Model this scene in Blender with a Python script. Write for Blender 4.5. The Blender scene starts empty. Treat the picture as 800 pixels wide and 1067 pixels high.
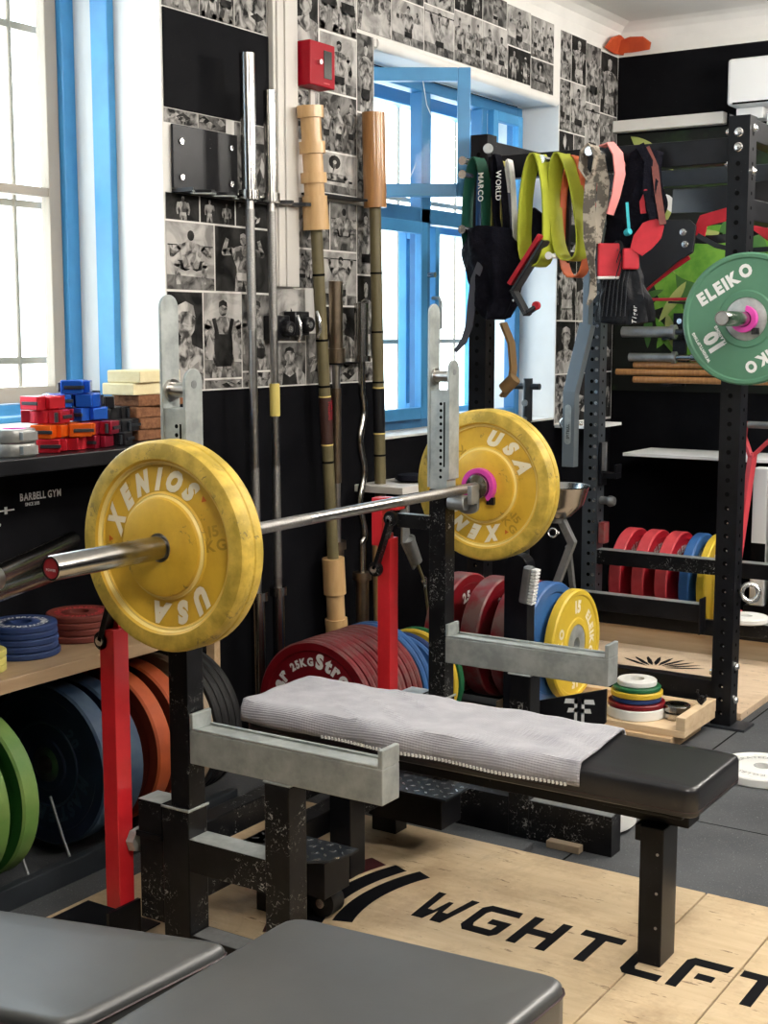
import bpy, bmesh, math, random
from mathutils import Vector, Matrix
C = bpy.context.scene.collection
PI = math.pi
R = math.radians
rnd = random.Random(7)
FILL_GLOBE = 27  # glow strength of the added fill globes
FL = -0.025          # rubber floor level; plywood top is z = 0

# ------------------------------------------------------------------ materials
def nt(name):
    m = bpy.data.materials.new(name); m.use_nodes = True
    n = m.node_tree; n.nodes.clear()
    o = n.nodes.new('ShaderNodeOutputMaterial'); b = n.nodes.new('ShaderNodeBsdfPrincipled')
    n.links.new(b.outputs[0], o.inputs[0])
    return m, n, b
def c4(c): return (c[0], c[1], c[2], 1)
def noise(n, scale, detail=4, vec=None, rough=.6, dist=0, stretch=None):
    tc = n.nodes.new('ShaderNodeTexCoord'); src = tc.outputs['Object']
    if stretch:
        mp = n.nodes.new('ShaderNodeMapping'); mp.inputs['Scale'].default_value = stretch
        n.links.new(src, mp.inputs[0]); src = mp.outputs[0]
    t = n.nodes.new('ShaderNodeTexNoise'); t.inputs['Scale'].default_value = scale
    t.inputs['Detail'].default_value = detail; t.inputs['Roughness'].default_value = rough
    t.inputs['Distortion'].default_value = dist
    n.links.new(src, t.inputs['Vector'])
    return t.outputs[0]
def ramp(n, fac, stops, const=False):
    r = n.nodes.new('ShaderNodeValToRGB')
    if const: r.color_ramp.interpolation = 'CONSTANT'
    e = r.color_ramp.elements
    while len(e) < len(stops): e.new(.5)
    for i, (p, c) in enumerate(stops):
        e[i].position = p; e[i].color = c4(c)
    n.links.new(fac, r.inputs[0]); return r.outputs[0]
def bump(n, b, h, s, d=.002):
    bp = n.nodes.new('ShaderNodeBump'); bp.inputs['Strength'].default_value = s; bp.inputs['Distance'].default_value = d
    n.links.new(h, bp.inputs['Height']); n.links.new(bp.outputs[0], b.inputs['Normal'])
def mixc(n, fac, a, bb):
    m = n.nodes.new('ShaderNodeMix'); m.data_type = 'RGBA'
    n.links.new(fac, m.inputs[0])
    for i, v in ((6, a), (7, bb)):
        if isinstance(v, tuple): m.inputs[i].default_value = c4(v)
        else: n.links.new(v, m.inputs[i])
    return m.outputs[2]
def mat(name, col, rough=.5, metal=0, col2=None, scale=20, bs=0, bscale=None, lo=.35, hi=.65, chips=None, chipcol=(.45,.45,.44), stretch=None, spec=.5, coat=0, sheen=0, chipscale=90, trans=0, ior=1.45, emit=None, estr=0, bd=.002):
    m, n, b = nt(name)
    b.inputs['Roughness'].default_value = rough; b.inputs['Metallic'].default_value = metal
    b.inputs['Base Color'].default_value = c4(col); b.inputs['Specular IOR Level'].default_value = spec
    b.inputs['Coat Weight'].default_value = coat; b.inputs['Transmission Weight'].default_value = trans; b.inputs['IOR'].default_value = ior
    if sheen: b.inputs['Sheen Weight'].default_value = sheen
    out = None
    if col2 is not None:
        out = ramp(n, noise(n, scale, stretch=stretch), [(lo, col), (hi, col2)])
    if chips:
        f = ramp(n, noise(n, chipscale*.7, 6, rough=.75, dist=1.6), [(chips, (0,0,0)), (chips + .015, (1,1,1))])
        g = ramp(n, noise(n, 9, 2), [(.48, (0,0,0)), (.6, (1,1,1))])
        mm = n.nodes.new('ShaderNodeMath'); mm.operation = 'MULTIPLY'
        n.links.new(f, mm.inputs[0]); n.links.new(g, mm.inputs[1])
        out = mixc(n, mm.outputs[0], out if out is not None else col, chipcol)
    if out is not None: n.links.new(out, b.inputs['Base Color'])
    if bs: bump(n, b, noise(n, bscale or scale, 5, stretch=stretch), bs, bd)
    if emit: b.inputs['Emission Color'].default_value = c4(emit); b.inputs['Emission Strength'].default_value = estr
    return m
M = {}
M['black_metal'] = mat('black_worn_metal', (.003,.003,.004), .3, 0, (.008,.008,.009), 12, .12, 60, chips=.585, chipcol=(.35,.35,.33), spec=.22)
M['black_steel'] = mat('black_steel', (.004,.0042,.0055), .36, 0, (.010,.0105,.013), 8, .05, 80, chips=.68, spec=.25)
M['grey_steel'] = mat('dark_grey_steel', (.018,.022,.027), .35, .2, (.03,.035,.042), 6, .05, 60)
M['perf_steel'] = mat('slate_grey_steel', (.05,.06,.07), .35, .3, (.07,.082,.095), 6, .05, 60)
M['galv'] = mat('galvanised_steel', (.30,.325,.315), .42, .45, (.44,.47,.455), 22, .1, 40)
M['galv_grey'] = mat('dull_grey_steel', (.24,.25,.25), .42, .7, (.34,.35,.35), 18, .1, 50)
M['chrome'] = mat('chrome', (.40,.385,.36), .2, 1, (.33,.32,.30), 30, stretch=(1,1,.1))
M['bar'] = mat('bar_steel', (.52,.50,.47), .28, 1, (.42,.40,.38), 40)
M['knurl'] = mat('knurled_steel', (.36,.35,.33), .45, 1, (.28,.27,.26), 200, .4, 900)
M['bronze'] = mat('brown_steel', (.22,.17,.12), .35, 1, (.32,.25,.18), 12)
M['yellow'] = mat('yellow_rubber', (.70,.43,.04), .45, 0, (.56,.33,.03), 9, .35, 30, .40, .66, chips=.60, chipcol=(.26,.18,.03), chipscale=30)
M['yellow_rim'] = mat('yellow_rubber_worn_rim', (.64,.43,.07), .55, 0, (.38,.27,.035), 20, .6, 45, .36, .62, chips=.56, chipcol=(.2,.15,.04), chipscale=50)
M['gold_line'] = mat('pale_gold_ridge', (.78,.60,.2), .45)
M['letter_yellow'] = mat('cream_lettering', (.84,.76,.56), .6)
M['emboss_yellow'] = mat('embossed_ochre', (.42,.25,.02), .5)
M['orange_mark'] = mat('orange_mark', (.55,.13,.01), .6)
M['red_paint'] = mat('red_paint', (.60,.02,.028), .35, 0, (.5,.014,.02), 10, .05, 80, chips=.68, chipcol=(.2,.02,.02), coat=.3)
M['red_label'] = mat('dark_red_sticker', (.3,.015,.02), .4)
M['white'] = mat('white_paint', (.8,.8,.79), .5)
M['white_rub'] = mat('white_rubber', (.74,.74,.71), .55)
M['plaster'] = mat('white_plaster', (.80,.78,.74), .85, 0, (.72,.70,.66), 3, .15, 25)
M['ceiling'] = mat('ceiling_plaster', (.76,.74,.70), .9, 0, (.70,.68,.64), 2, .1, 20)
M['blackwall'] = mat('black_wall_paint', (.0028,.0029,.0042), .65, 0, (.006,.006,.0075), 5, .1, 40, chips=.68, chipcol=(.1,.1,.11), spec=.08)
M['blue'] = mat('blue_window_paint', (.065,.30,.58), .38, 0, (.055,.25,.50), 6, .05, 30)
M['blue_shaded'] = mat('blue_window_paint_shaded', (.04,.19,.38), .4, 0, (.03,.14,.3), 6)  # blue frame paint with the shade mixed into its colour
M['leather'] = mat('black_leather', (.012,.012,.014), .3, 0, (.018,.018,.02), 8, .35, 220, spec=.5, bd=.0008)
M['leather2'] = mat('black_vinyl', (.036,.038,.038), .42, 0, (.048,.05,.05), 5, .2, 260, spec=1.0, bd=.0006)
M['piping'] = mat('dark_brown_seam', (.03,.012,.014), .5)
M['wood'] = mat('pine_wood', (.62,.44,.26), .55, 0, (.50,.33,.18), 6, .1, 14, stretch=(.6,6,6))
M['woodx'] = mat('pine_wood_pale', (.70,.54,.35), .55, 0, (.60,.43,.26), 5, .1, 14, stretch=(.5,5,8))
M['tablewood'] = mat('worn_table_plywood', (.36,.25,.15), .5, 0, (.27,.18,.10), 5, .1, 20, stretch=(5,.8,5))
M['turned'] = mat('turned_maple', (.62,.40,.19), .35, 0, (.54,.33,.14), 8, .03, 20, stretch=(6,6,.8), coat=.3)
M['oak'] = mat('oiled_wood', (.42,.21,.075), .38, 0, (.30,.14,.045), 9, .05, 20, stretch=(8,8,.6), coat=.3)
M['olive'] = mat('olive_brown_rod', (.15,.125,.06), .45, 0, (.12,.10,.05), 7)
M['foam'] = mat('cream_foam', (.80,.71,.45), .9, 0, (.72,.62,.36), 25, .4, 120)
M['sponge'] = mat('brown_sponge', (.25,.11,.05), .9, 0, (.13,.05,.02), 70, .8, 160)
M['towel'] = None
M['pink'] = mat('magenta_plastic', (.62,.06,.36), .35)
M['alu_red'] = mat('anodised_red', (.55,.02,.035), .25, .55)
M['alu_orange'] = mat('anodised_orange', (.75,.12,.01), .25, .5)
M['alu_maroon'] = mat('anodised_maroon', (.28,.01,.03), .3, .5)
M['alu_blue'] = mat('anodised_blue', (.02,.12,.6), .25, .55)
M['alu_black'] = mat('anodised_black', (.012,.012,.014), .3, .2)
M['p_red'] = mat('dark_red_bumper', (.17,.003,.008), .4, 0, (.15,.005,.01), 7, .1, 40)
M['p_redrim'] = mat('worn_red_rim', (.20,.012,.018), .5, 0, (.17,.09,.08), 12, .2, 50, .4, .62)
M['p_redlt'] = mat('bright_red_bumper', (.46,.015,.03), .38, 0, (.36,.01,.02), 8)
M['p_coral'] = mat('pinkish_red_lit_rim', (.60,.07,.08), .5, 0, (.50,.04,.05), 9)  # pinkish tone puts the light falling on the rims into the colour
M['p_blue'] = mat('navy_blue_bumper', (.012,.02,.055), .4, 0, (.02,.035,.085), 6, .15, 40)
M['p_bluerim'] = mat('worn_blue_rim', (.03,.06,.12), .55, 0, (.07,.11,.16), 10, .2, 50)
M['p_bluelt'] = mat('blue_bumper', (.04,.14,.36), .42, 0, (.03,.10,.28), 8)
M['p_green'] = mat('green_bumper', (.012,.07,.012), .45, 0, (.02,.10,.015), 6, .1, 40)
M['p_greenrim'] = mat('worn_green_rim', (.09,.20,.04), .55, 0, (.15,.24,.06), 10, .3, 50)
M['p_eleiko'] = mat('sage_green_bumper', (.075,.20,.12), .45, 0, (.09,.23,.14), 5)
M['p_orange'] = mat('orange_bumper', (.13,.018,.006), .45, 0, (.10,.014,.005), 6)
M['p_orangerim'] = mat('worn_orange_rim', (.46,.09,.025), .55, 0, (.34,.07,.025), 10, .25, 50)
M['p_black'] = mat('black_rubber_plate', (.012,.012,.013), .5, 0, (.02,.02,.021), 12, .2, 40)
M['p_tan'] = mat('tan_plate', (.33,.25,.17), .6)
M['p_yellow'] = mat('yellow_bumper', (.66,.47,.04), .42, 0, (.58,.40,.03), 6)
M['p_fblue'] = mat('small_blue_plate', (.012,.03,.11), .5, 0, (.02,.045,.14), 30)
M['p_fred'] = mat('small_brown_red_plate', (.10,.018,.014), .5, 0, (.15,.03,.02), 30)
M['p_fyel'] = mat('small_yellow_plate', (.5,.45,.12), .5)
M['p_wood2'] = mat('small_green_plate', (.01,.11,.04), .5)
M['lime'] = mat('lime_band', (.42,.46,.035), .6, 0, (.36,.40,.03), 14)
M['orangeband'] = mat('orange_band', (.68,.16,.06), .6)
M['dgreen'] = mat('dark_green_band', (.008,.075,.045), .55)
M['navy'] = mat('navy_fabric', (.012,.016,.05), .6)
M['purewhite'] = mat('white_print', (.82,.82,.80), .6)
M['pinkband'] = mat('salmon_pink_band', (.72,.25,.24), .6)
M['darkfab'] = mat('black_fabric', (.003,.003,.006), .85, 0, (.007,.007,.012), 18, .6, 25, bd=.02, spec=.1)
M['slate'] = mat('slate_strap', (.07,.075,.095), .7)
M['brownstrap'] = mat('tan_strap', (.22,.13,.05), .7)
M['camo'] = mat('camouflage_strap', (.42,.37,.30), .75, 0, (.12,.105,.085), 22, lo=.47, hi=.53)
M['redfab'] = mat('red_fabric', (.50,.015,.03), .6, 0, (.40,.01,.02), 20)
M['cyan'] = mat('turquoise_fabric', (.03,.42,.5), .6)
M['silverline'] = mat('silver_bolt', (.7,.7,.69), .25, .9)
M['glass_dark'] = mat('dark_glass', (.02,.02,.02), .1)
M['dark'] = mat('hole_black', (.002,.002,.002), .8, spec=.1)
M['mural_bg'] = mat('mural_dark_green', (.003,.005,.003), .7, 0, (.012,.035,.008), 3, lo=.5, hi=.62)
M['mural_leaf'] = mat('mural_leaf_green', (.09,.28,.02), .6, 0, (.18,.40,.04), 8, lo=.4, hi=.6)
M['mural_mid'] = mat('mural_mid_green', (.04,.13,.03), .6, 0, (.07,.18,.03), 6)
M['mural_light'] = mat('mural_pale_yellow', (.45,.48,.16), .6, 0, (.33,.40,.10), 8)
M['mural_red'] = mat('mural_crimson', (.42,.015,.035), .6, 0, (.3,.01,.02), 6)
M['orangepaint'] = mat('orange_red_wall_paint', (.55,.085,.02), .7, 0, (.42,.05,.012), 14)
M['ph_white'] = mat('print_border', (.36,.345,.32), .5)
M['beige'] = mat('beige_casing', (.62,.59,.545), .5)
M['redbox'] = mat('red_key_box', (.32,.002,.012), .4, spec=.2)
M['grating'] = mat('white_grille', (.42,.36,.29), .6)
M['tape'] = mat('yellow_tape', (.62,.5,.14), .5)
M['shovel'] = mat('coral_red_plastic', (.66,.07,.09), .4)
M['stonegrey'] = mat('grey_clamp_ring', (.36,.36,.34), .4, .5, (.28,.28,.27), 20)

def m_glass():
    m, n, b = nt('window_glass')
    g = n.nodes.new('ShaderNodeBsdfGlossy'); g.inputs['Roughness'].default_value = .02
    t = n.nodes.new('ShaderNodeBsdfTransparent'); t.inputs[0].default_value = (.92,.96,.97,1)
    mx = n.nodes.new('ShaderNodeMixShader'); fr = n.nodes.new('ShaderNodeFresnel'); fr.inputs[0].default_value = 1.14
    ge = n.nodes.new('ShaderNodeNewGeometry'); iv = n.nodes.new('ShaderNodeMath'); iv.operation = 'SUBTRACT'; iv.inputs[0].default_value = 1; n.links.new(ge.outputs['Backfacing'], iv.inputs[1])
    ml = n.nodes.new('ShaderNodeMath'); ml.operation = 'MULTIPLY'; n.links.new(fr.outputs[0], ml.inputs[0]); n.links.new(iv.outputs[0], ml.inputs[1])
    n.links.new(ml.outputs[0], mx.inputs[0]); n.links.new(t.outputs[0], mx.inputs[1]); n.links.new(g.outputs[0], mx.inputs[2])
    n.links.new(mx.outputs[0], n.nodes['Material Output'].inputs[0]); return m
M['glass'] = m_glass()
def m_towel():
    m, n, b = nt('grey_waffle_towel')
    tc = n.nodes.new('ShaderNodeTexCoord'); b.inputs['Roughness'].default_value = .95; b.inputs['Sheen Weight'].default_value = .2
    sp = n.nodes.new('ShaderNodeSeparateXYZ'); n.links.new(tc.outputs['Object'], sp.inputs[0]); hs = []
    yz = n.nodes.new('ShaderNodeMath'); yz.operation = 'ADD'; n.links.new(sp.outputs[1], yz.inputs[0]); n.links.new(sp.outputs[2], yz.inputs[1])
    for i in (0, 1):
        q = n.nodes.new('ShaderNodeMath'); q.operation = 'MULTIPLY'; q.inputs[1].default_value = 2*PI/.0072; n.links.new((sp.outputs[0], yz.outputs[0])[i], q.inputs[0])
        w = n.nodes.new('ShaderNodeMath'); w.operation = 'SINE'; n.links.new(q.outputs[0], w.inputs[0]); hs.append(w.outputs[0])
    a = n.nodes.new('ShaderNodeMath'); a.operation = 'ADD'; n.links.new(hs[0], a.inputs[0]); n.links.new(hs[1], a.inputs[1])
    nz = noise(n, 16, 4)
    n.links.new(ramp(n, nz, [(.3, (.30,.295,.325)), (.7, (.40,.395,.42))]), b.inputs['Base Color'])
    bump(n, b, a.outputs[0], .5, .0012); return m
M['towel'] = m_towel()
def m_rubber():
    m, n, b = nt('speckled_rubber_floor'); b.inputs['Roughness'].default_value = .75
    base = ramp(n, noise(n, 3, 5), [(.35, (.042,.045,.05)), (.65, (.07,.074,.08))])
    sp = ramp(n, noise(n, 260, 2), [(.66, (0,0,0)), (.70, (1,1,1))])
    n.links.new(mixc(n, sp, base, (.2,.21,.22)), b.inputs['Base Color'])
    bump(n, b, noise(n, 220, 3), .4, .002); return m
M['rubber'] = m_rubber()
def m_ply(name, a, bcol, dk):
    m, n, b = nt(name); b.inputs['Roughness'].default_value = .42; b.inputs['Specular IOR Level'].default_value = .4
    grain = ramp(n, noise(n, 4, 6, stretch=(1.2, 9, 1), rough=.65, dist=.4), [(.3, a), (.7, bcol)])
    blot = ramp(n, noise(n, 5, 5, rough=.7), [(.47, (0,0,0)), (.68, (1,1,1))])
    c = mixc(n, blot, grain, dk)
    sm = ramp(n, noise(n, 2.2, 6, rough=.8, dist=.6), [(.52, (0,0,0)), (.72, (.55,.55,.55))])
    c = mixc(n, sm, c, tuple(v*.6 for v in dk))
    sc = ramp(n, noise(n, 26, 5, stretch=(.45, 2.2, 1), rough=.75), [(.615, (0,0,0)), (.66, (1,1,1))])
    c = mixc(n, sc, c, (.17,.105,.055))
    n.links.new(c, b.inputs['Base Color']); bump(n, b, noise(n, 40, 5, stretch=(1,6,1)), .15, .002); return m
M['ply'] = m_ply('worn_plywood', (.52,.39,.235), (.62,.49,.32), (.40,.285,.17))
M['ply2'] = m_ply('pale_plywood', (.62,.46,.31), (.72,.57,.41), (.55,.40,.26))
def m_printc(name, lo, hi, s):
    m, n, b = nt(name); b.inputs['Roughness'].default_value = .6; b.inputs['Specular IOR Level'].default_value = .12
    oi = n.nodes.new('ShaderNodeObjectInfo'); tc = n.nodes.new('ShaderNodeTexCoord')
    mp = n.nodes.new('ShaderNodeMapping'); n.links.new(tc.outputs['Object'], mp.inputs[0])
    cb = n.nodes.new('ShaderNodeCombineXYZ'); ml = n.nodes.new('ShaderNodeMath'); ml.operation = 'MULTIPLY'; ml.inputs[1].default_value = 37
    n.links.new(oi.outputs['Random'], ml.inputs[0]); n.links.new(ml.outputs[0], cb.inputs[1]); n.links.new(cb.outputs[0], mp.inputs['Location'])
    t = n.nodes.new('ShaderNodeTexNoise'); t.inputs['Scale'].default_value = s; t.inputs['Detail'].default_value = 6; t.inputs['Distortion'].default_value = .8
    n.links.new(mp.outputs[0], t.inputs['Vector'])
    n.links.new(ramp(n, t.outputs[0], [(.38, lo), (.62, hi)]), b.inputs['Base Color']); return m
g = lambda v: (v, v*.96, v*.91)
M['ph_light'] = m_printc('print_light_grey', g(.22), g(.50), 12)
M['ph_mid'] = m_printc('print_mid_grey', g(.03), g(.24), 17)
M['ph_dark'] = m_printc('print_dark_grey', g(.004), g(.03), 14)
M['ph_skin'] = m_printc('print_figure_tone', g(.04), g(.42), 30)
M['ph_mix'] = m_printc('print_mottled', g(.006), g(.40), 24)

# ------------------------------------------------------------------ geometry
class MB:
    def __init__(s): s.v = []; s.f = []; s.mi = []; s.sm = []; s.m = 0; s.smooth = False
    def add(s, vs, fs, smooth=None):
        k = len(s.v); s.v += [Vector(p) for p in vs]
        for f in fs: s.f.append([k + i for i in f]); s.mi.append(s.m); s.sm.append(s.smooth if smooth is None else smooth)
        return s
    def box(s, x0, x1, y0, y1, z0, z1, rot=None, piv=None):
        vs = [(x, y, z) for z in (z0, z1) for y in (y0, y1) for x in (x0, x1)]
        if rot is not None:
            piv = Vector(piv) if piv is not None else Vector(((x0+x1)/2, (y0+y1)/2, (z0+z1)/2))
            vs = [rot @ (Vector(p) - piv) + piv for p in vs]
        return s.add(vs, [(0,2,3,1), (4,5,7,6), (0,1,5,4), (2,6,7,3), (0,4,6,2), (1,3,7,5)])
    def beam(s, p0, p1, w, h, up=(0,0,1)):
        p0, p1 = Vector(p0), Vector(p1); d = (p1 - p0).normalized(); a = d.cross(Vector(up))
        if a.length < 1e-4: a = d.cross(Vector((1,0,0)))
        a.normalize(); b = a.cross(d)
        vs = [p + a*sx*w/2 + b*sy*h/2 for p in (p0, p1) for sx, sy in ((-1,-1),(1,-1),(1,1),(-1,1))]
        return s.add(vs, [(3,2,1,0), (4,5,6,7), (0,1,5,4), (1,2,6,5), (2,3,7,6), (3,0,4,7)])
    def prism(s, pts, o, u, v, n, t):
        """2D polygon pts in frame (o,u,v), extruded by t along n"""
        o, u, v, n = map(Vector, (o, u, v, n)); k = len(pts)
        a = [o + u*x + v*y for x, y in pts]; b = [p + n*t for p in a]
        fs = [tuple(range(k - 1, -1, -1)), tuple(range(k, 2*k))] + [(i, (i+1) % k, k + (i+1) % k, k + i) for i in range(k)]
        return s.add(a + b, fs, False)
    def lathe(s, prof, o=(0,0,0), ax=(0,0,1), seg=40, closed=False, mats=None):
        o, ax = Vector(o), Vector(ax).normalized(); u = ax.orthogonal().normalized(); w = ax.cross(u)
        k = len(s.v); n = len(prof)
        for r, h in prof:
            for i in range(seg):
                t = 2*PI*i/seg; s.v.append(o + ax*h + (u*math.cos(t) + w*math.sin(t))*max(r, 1e-5))
        for j in range(n if closed else n - 1):
            jj = (j + 1) % n
            for i in range(seg):
                ii = (i + 1) % seg
                s.f.append([k + j*seg + i, k + j*seg + ii, k + jj*seg + ii, k + jj*seg + i])
                s.mi.append(mats[j] if mats else s.m); s.sm.append(True)
        return s
    def cyl(s, p0, p1, r, r2=None, seg=24, caps=True):
        p0, p1 = Vector(p0), Vector(p1); L = (p1 - p0).length; r2 = r if r2 is None else r2
        prof = [(r, 0), (r2, L)]
        if caps: prof = [(0, 0)] + prof + [(0, L)]
        return s.lathe(prof, p0, p1 - p0, seg)
    def tube(s, pts, r, seg=10, closed=False):
        pts = [Vector(p) for p in pts]; n = len(pts); k = len(s.v); prev = None
        for i, p in enumerate(pts):
            d = (pts[(i+1) % n] - pts[i-1]) if closed else (pts[min(i+1, n-1)] - pts[max(i-1, 0)])
            d.normalize(); u = prev - d*prev.dot(d) if prev is not None else d.orthogonal()
            u.normalize(); prev = u; w = d.cross(u)
            rr = r[i] if isinstance(r, (list, tuple)) else r
            for j in range(seg): t = 2*PI*j/seg; s.v.append(p + (u*math.cos(t) + w*math.sin(t))*rr)
        for i in range(n if closed else n - 1):
            for j in range(seg):
                a = k + i*seg; b = k + ((i+1) % n)*seg; jj = (j+1) % seg
                s.f.append([a+j, a+jj, b+jj, b+j]); s.mi.append(s.m); s.sm.append(True)
        if not closed:
            s.f.append([k + j for j in range(seg-1, -1, -1)]); s.mi.append(s.m); s.sm.append(False)
            s.f.append([k + (n-1)*seg + j for j in range(seg)]); s.mi.append(s.m); s.sm.append(False)
        return s
    def ribbon(s, pts, wd, w, t, closed=False):
        """flat strap: path pts, width direction wd, width w, thickness t"""
        pts = [Vector(p) for p in pts]; n = len(pts); k = len(s.v)
        for i, p in enumerate(pts):
            d = (pts[(i+1) % n] - pts[i-1]) if closed else (pts[min(i+1, n-1)] - pts[max(i-1, 0)])
            d.normalize(); W = Vector(wd[i] if isinstance(wd, list) else wd); W = (W - d*W.dot(d)).normalized(); N = d.cross(W)
            ww = w[i] if isinstance(w, list) else w
            for a, b in ((-1,-1), (1,-1), (1,1), (-1,1)): s.v.append(p + W*a*ww/2 + N*b*t/2)
        for i in range(n if closed else n - 1):
            a = k + i*4; b = k + ((i+1) % n)*4
            for j in range(4):
                jj = (j+1) % 4; s.f.append([a+j, a+jj, b+jj, b+j]); s.mi.append(s.m); s.sm.append(True)
        if not closed:
            s.f.append([k+3, k+2, k+1, k]); e = k + (n-1)*4; s.f.append([e, e+1, e+2, e+3]); s.mi += [s.m]*2; s.sm += [False]*2
        return s
    def disc(s, c, n, r, t=.001, seg=14):
        n = Vector(n).normalized(); return s.cyl(Vector(c), Vector(c) + n*t, r, seg=seg)
    def build(s, name, mats, parent=None, bevel=0, bseg=2, sub=0, origin=None, sharp=40):
        if not isinstance(mats, (list, tuple)): mats = [mats]
        me = bpy.data.meshes.new(name)
        if origin is None:
            if parent is not None: off = world_loc(parent)
            else:
                xs = [p.x for p in s.v]; ys = [p.y for p in s.v]; zs = [p.z for p in s.v]
                off = Vector(((min(xs)+max(xs))/2, (min(ys)+max(ys))/2, min(zs)))
        else: off = Vector(origin)
        me.from_pydata([tuple(p - off) for p in s.v], [], s.f)
        for m_ in mats: me.materials.append(M[m_] if isinstance(m_, str) else m_)
        for p, a, b in zip(me.polygons, s.mi, s.sm): p.material_index = a; p.use_smooth = b
        bm = bmesh.new(); bm.from_mesh(me); bmesh.ops.recalc_face_normals(bm, faces=bm.faces); bm.to_mesh(me); bm.free()
        if any(s.sm): me.set_sharp_from_angle(angle=R(sharp))
        me.update()
        o = bpy.data.objects.new(name, me); C.objects.link(o)
        o.location = off - (world_loc(parent) if parent is not None else Vector())
        if parent is not None: o.parent = parent
        if bevel:
            b = o.modifiers.new('bevel', 'BEVEL'); b.width = bevel; b.segments = bseg; b.limit_method = 'ANGLE'; b.angle_limit = R(50)
        if sub:
            b = o.modifiers.new('sub', 'SUBSURF'); b.levels = sub; b.render_levels = sub
        return o
def world_loc(o):
    v = Vector()
    while o is not None: v = v + o.location; o = o.parent
    return v
def tag(o, label, cat, group=None, kind=None):
    if label: o['label'] = label
    if cat: o['category'] = cat
    if group: o['group'] = group
    if kind: o['kind'] = kind
    return o
def thing(name, label, cat, loc, group=None):
    o = bpy.data.objects.new(name, None); C.objects.link(o); o.location = loc; o.empty_display_size = .05
    return tag(o, label, cat, group)
def struct(o): o['kind'] = 'structure'; return o
def dup(root, loc, label=None, rotz=None, group=None, scale=None):
    r = root.copy(); C.objects.link(r); r.location = loc
    if rotz is not None: r.rotation_euler = (0, 0, rotz)
    if label: r['label'] = label
    if group: r['group'] = group
    if scale: r.scale = scale
    for ch in list(root.children):
        c = ch.copy(); C.objects.link(c); c.parent = r
        for gc in list(ch.children): d = gc.copy(); C.objects.link(d); d.parent = c
    return r

# ---- lettering
_tc = {}
def glyph(ch, shear=0, bold=.02):
    key = (ch, shear, bold)
    if key not in _tc:
        cu = bpy.data.curves.new('t', 'FONT'); cu.body = ch; cu.size = 1; cu.shear = shear; cu.offset = bold; cu.resolution_u = 3
        ob = bpy.data.objects.new('t', cu); me = bpy.data.meshes.new_from_object(ob)
        vs = [(v.co.x, v.co.y) for v in me.vertices]; fs = [tuple(p.vertices) for p in me.polygons]
        bpy.data.objects.remove(ob); bpy.data.meshes.remove(me); bpy.data.curves.remove(cu)
        xs = [a for a, b in vs] or [0, .3]
        _tc[key] = (vs, fs, min(xs), max(xs))
    return _tc[key]
def text(mb, s_, o, u, v, size, sx=1.0, shear=0, bold=.02, gap=.08, center=False, lift=.0006):
    """text with cap height = size, starting at o, running along u, up v"""
    o, u, v = Vector(o), Vector(u).normalized(), Vector(v).normalized(); n = u.cross(v)
    k = size/.7
    W = 0
    for ch in s_: W += (.25 if ch == ' ' else glyph(ch, shear, bold)[3] - glyph(ch, shear, bold)[2] + gap)*k*sx
    x = -W/2 if center else 0
    for ch in s_:
        if ch == ' ': x += .25*k*sx; continue
        vs, fs, a, b = glyph(ch, shear, bold)
        mb.add([o + u*(x + (p[0] - a)*k*sx) + v*(p[1]*k) + n*lift for p in vs], fs, False)
        x += (b - a + gap)*k*sx
    return W
def arctext(mb, s_, c, u, v, r, ang, size, sx=1.0, shear=0, bold=.02, gap=.1, lift=.0006, inward=False):
    """letters around centre c at baseline radius r, centred on angle ang (deg, from u towards v), reading clockwise"""
    c, u, v = Vector(c), Vector(u).normalized(), Vector(v).normalized(); k = size/.7
    ws = [(.25 if ch == ' ' else glyph(ch, shear, bold)[3] - glyph(ch, shear, bold)[2] + gap)*k*sx for ch in s_]
    rm = r + size/2; tot = sum(ws)/rm; sg = 1 if inward else -1
    t = R(ang) - sg*tot/2
    for ch, w in zip(s_, ws):
        tm = t + sg*w/2/rm
        if ch != ' ':
            rd = u*math.cos(tm) + v*math.sin(tm)
            if inward: up = -rd; rt = -u*math.sin(tm) + v*math.cos(tm); base = c + rd*(r + size)
            else: up = rd; rt = u*math.sin(tm) - v*math.cos(tm); base = c + rd*r
            text(mb, ch, base, rt, up, size, sx, shear, bold, 0, True, lift)
        t += sg*w/rm
X_, Y_, Z_ = Vector((1,0,0)), Vector((0,1,0)), Vector((0,0,1))

# ------------------------------------------------------------------ the setting
HC = 2.95
m = MB().box(-1.5, 4.2, -4.5, 4.1, FL-.1, FL); m.m = 1
for y in (.93, 2.4): m.box(.40, 4.2, y-.002, y+.002, FL, FL+.0006)
for x in (.405, 1.4, 2.4): m.box(x-.003, x+.003, .39, 3.9, FL, FL+.0006)
struct(m.build('floor', ['rubber', 'dark'], origin=(0,0,0)))
m = MB()
for (y0, y1, z0, z1, mi) in ((.45,1.64,0,1.212,1), (.45,1.64,1.212,2.95,0), (1.64,3.235,2.5,2.95,0), (1.64,3.235,0,.98,1), (3.235,3.92,0,.95,1), (3.235,3.92,.95,2.95,0),
                             (-1.3,.45,0,1.12,1), (-1.3,.45,2.62,2.95,0), (-4.5,-1.3,0,1.12,1), (-4.5,-1.3,1.12,2.95,0)):
    m.m = mi; m.box(-1.5, -1.0, y0, y1, z0 + (FL if z0 == 0 else 0), z1)
m.m = 0
m.prism([(0,0), (.10,0), (.055,-.012), (.022,-.035), (.004,-.075), (0,-.12)], (-1.0, -4.5, HC), (1,0,0), (0,0,1), (0,1,0), 8.42)
struct(m.build('wall_left', ['plaster', 'blackwall'], origin=(0,0,0)))
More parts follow.
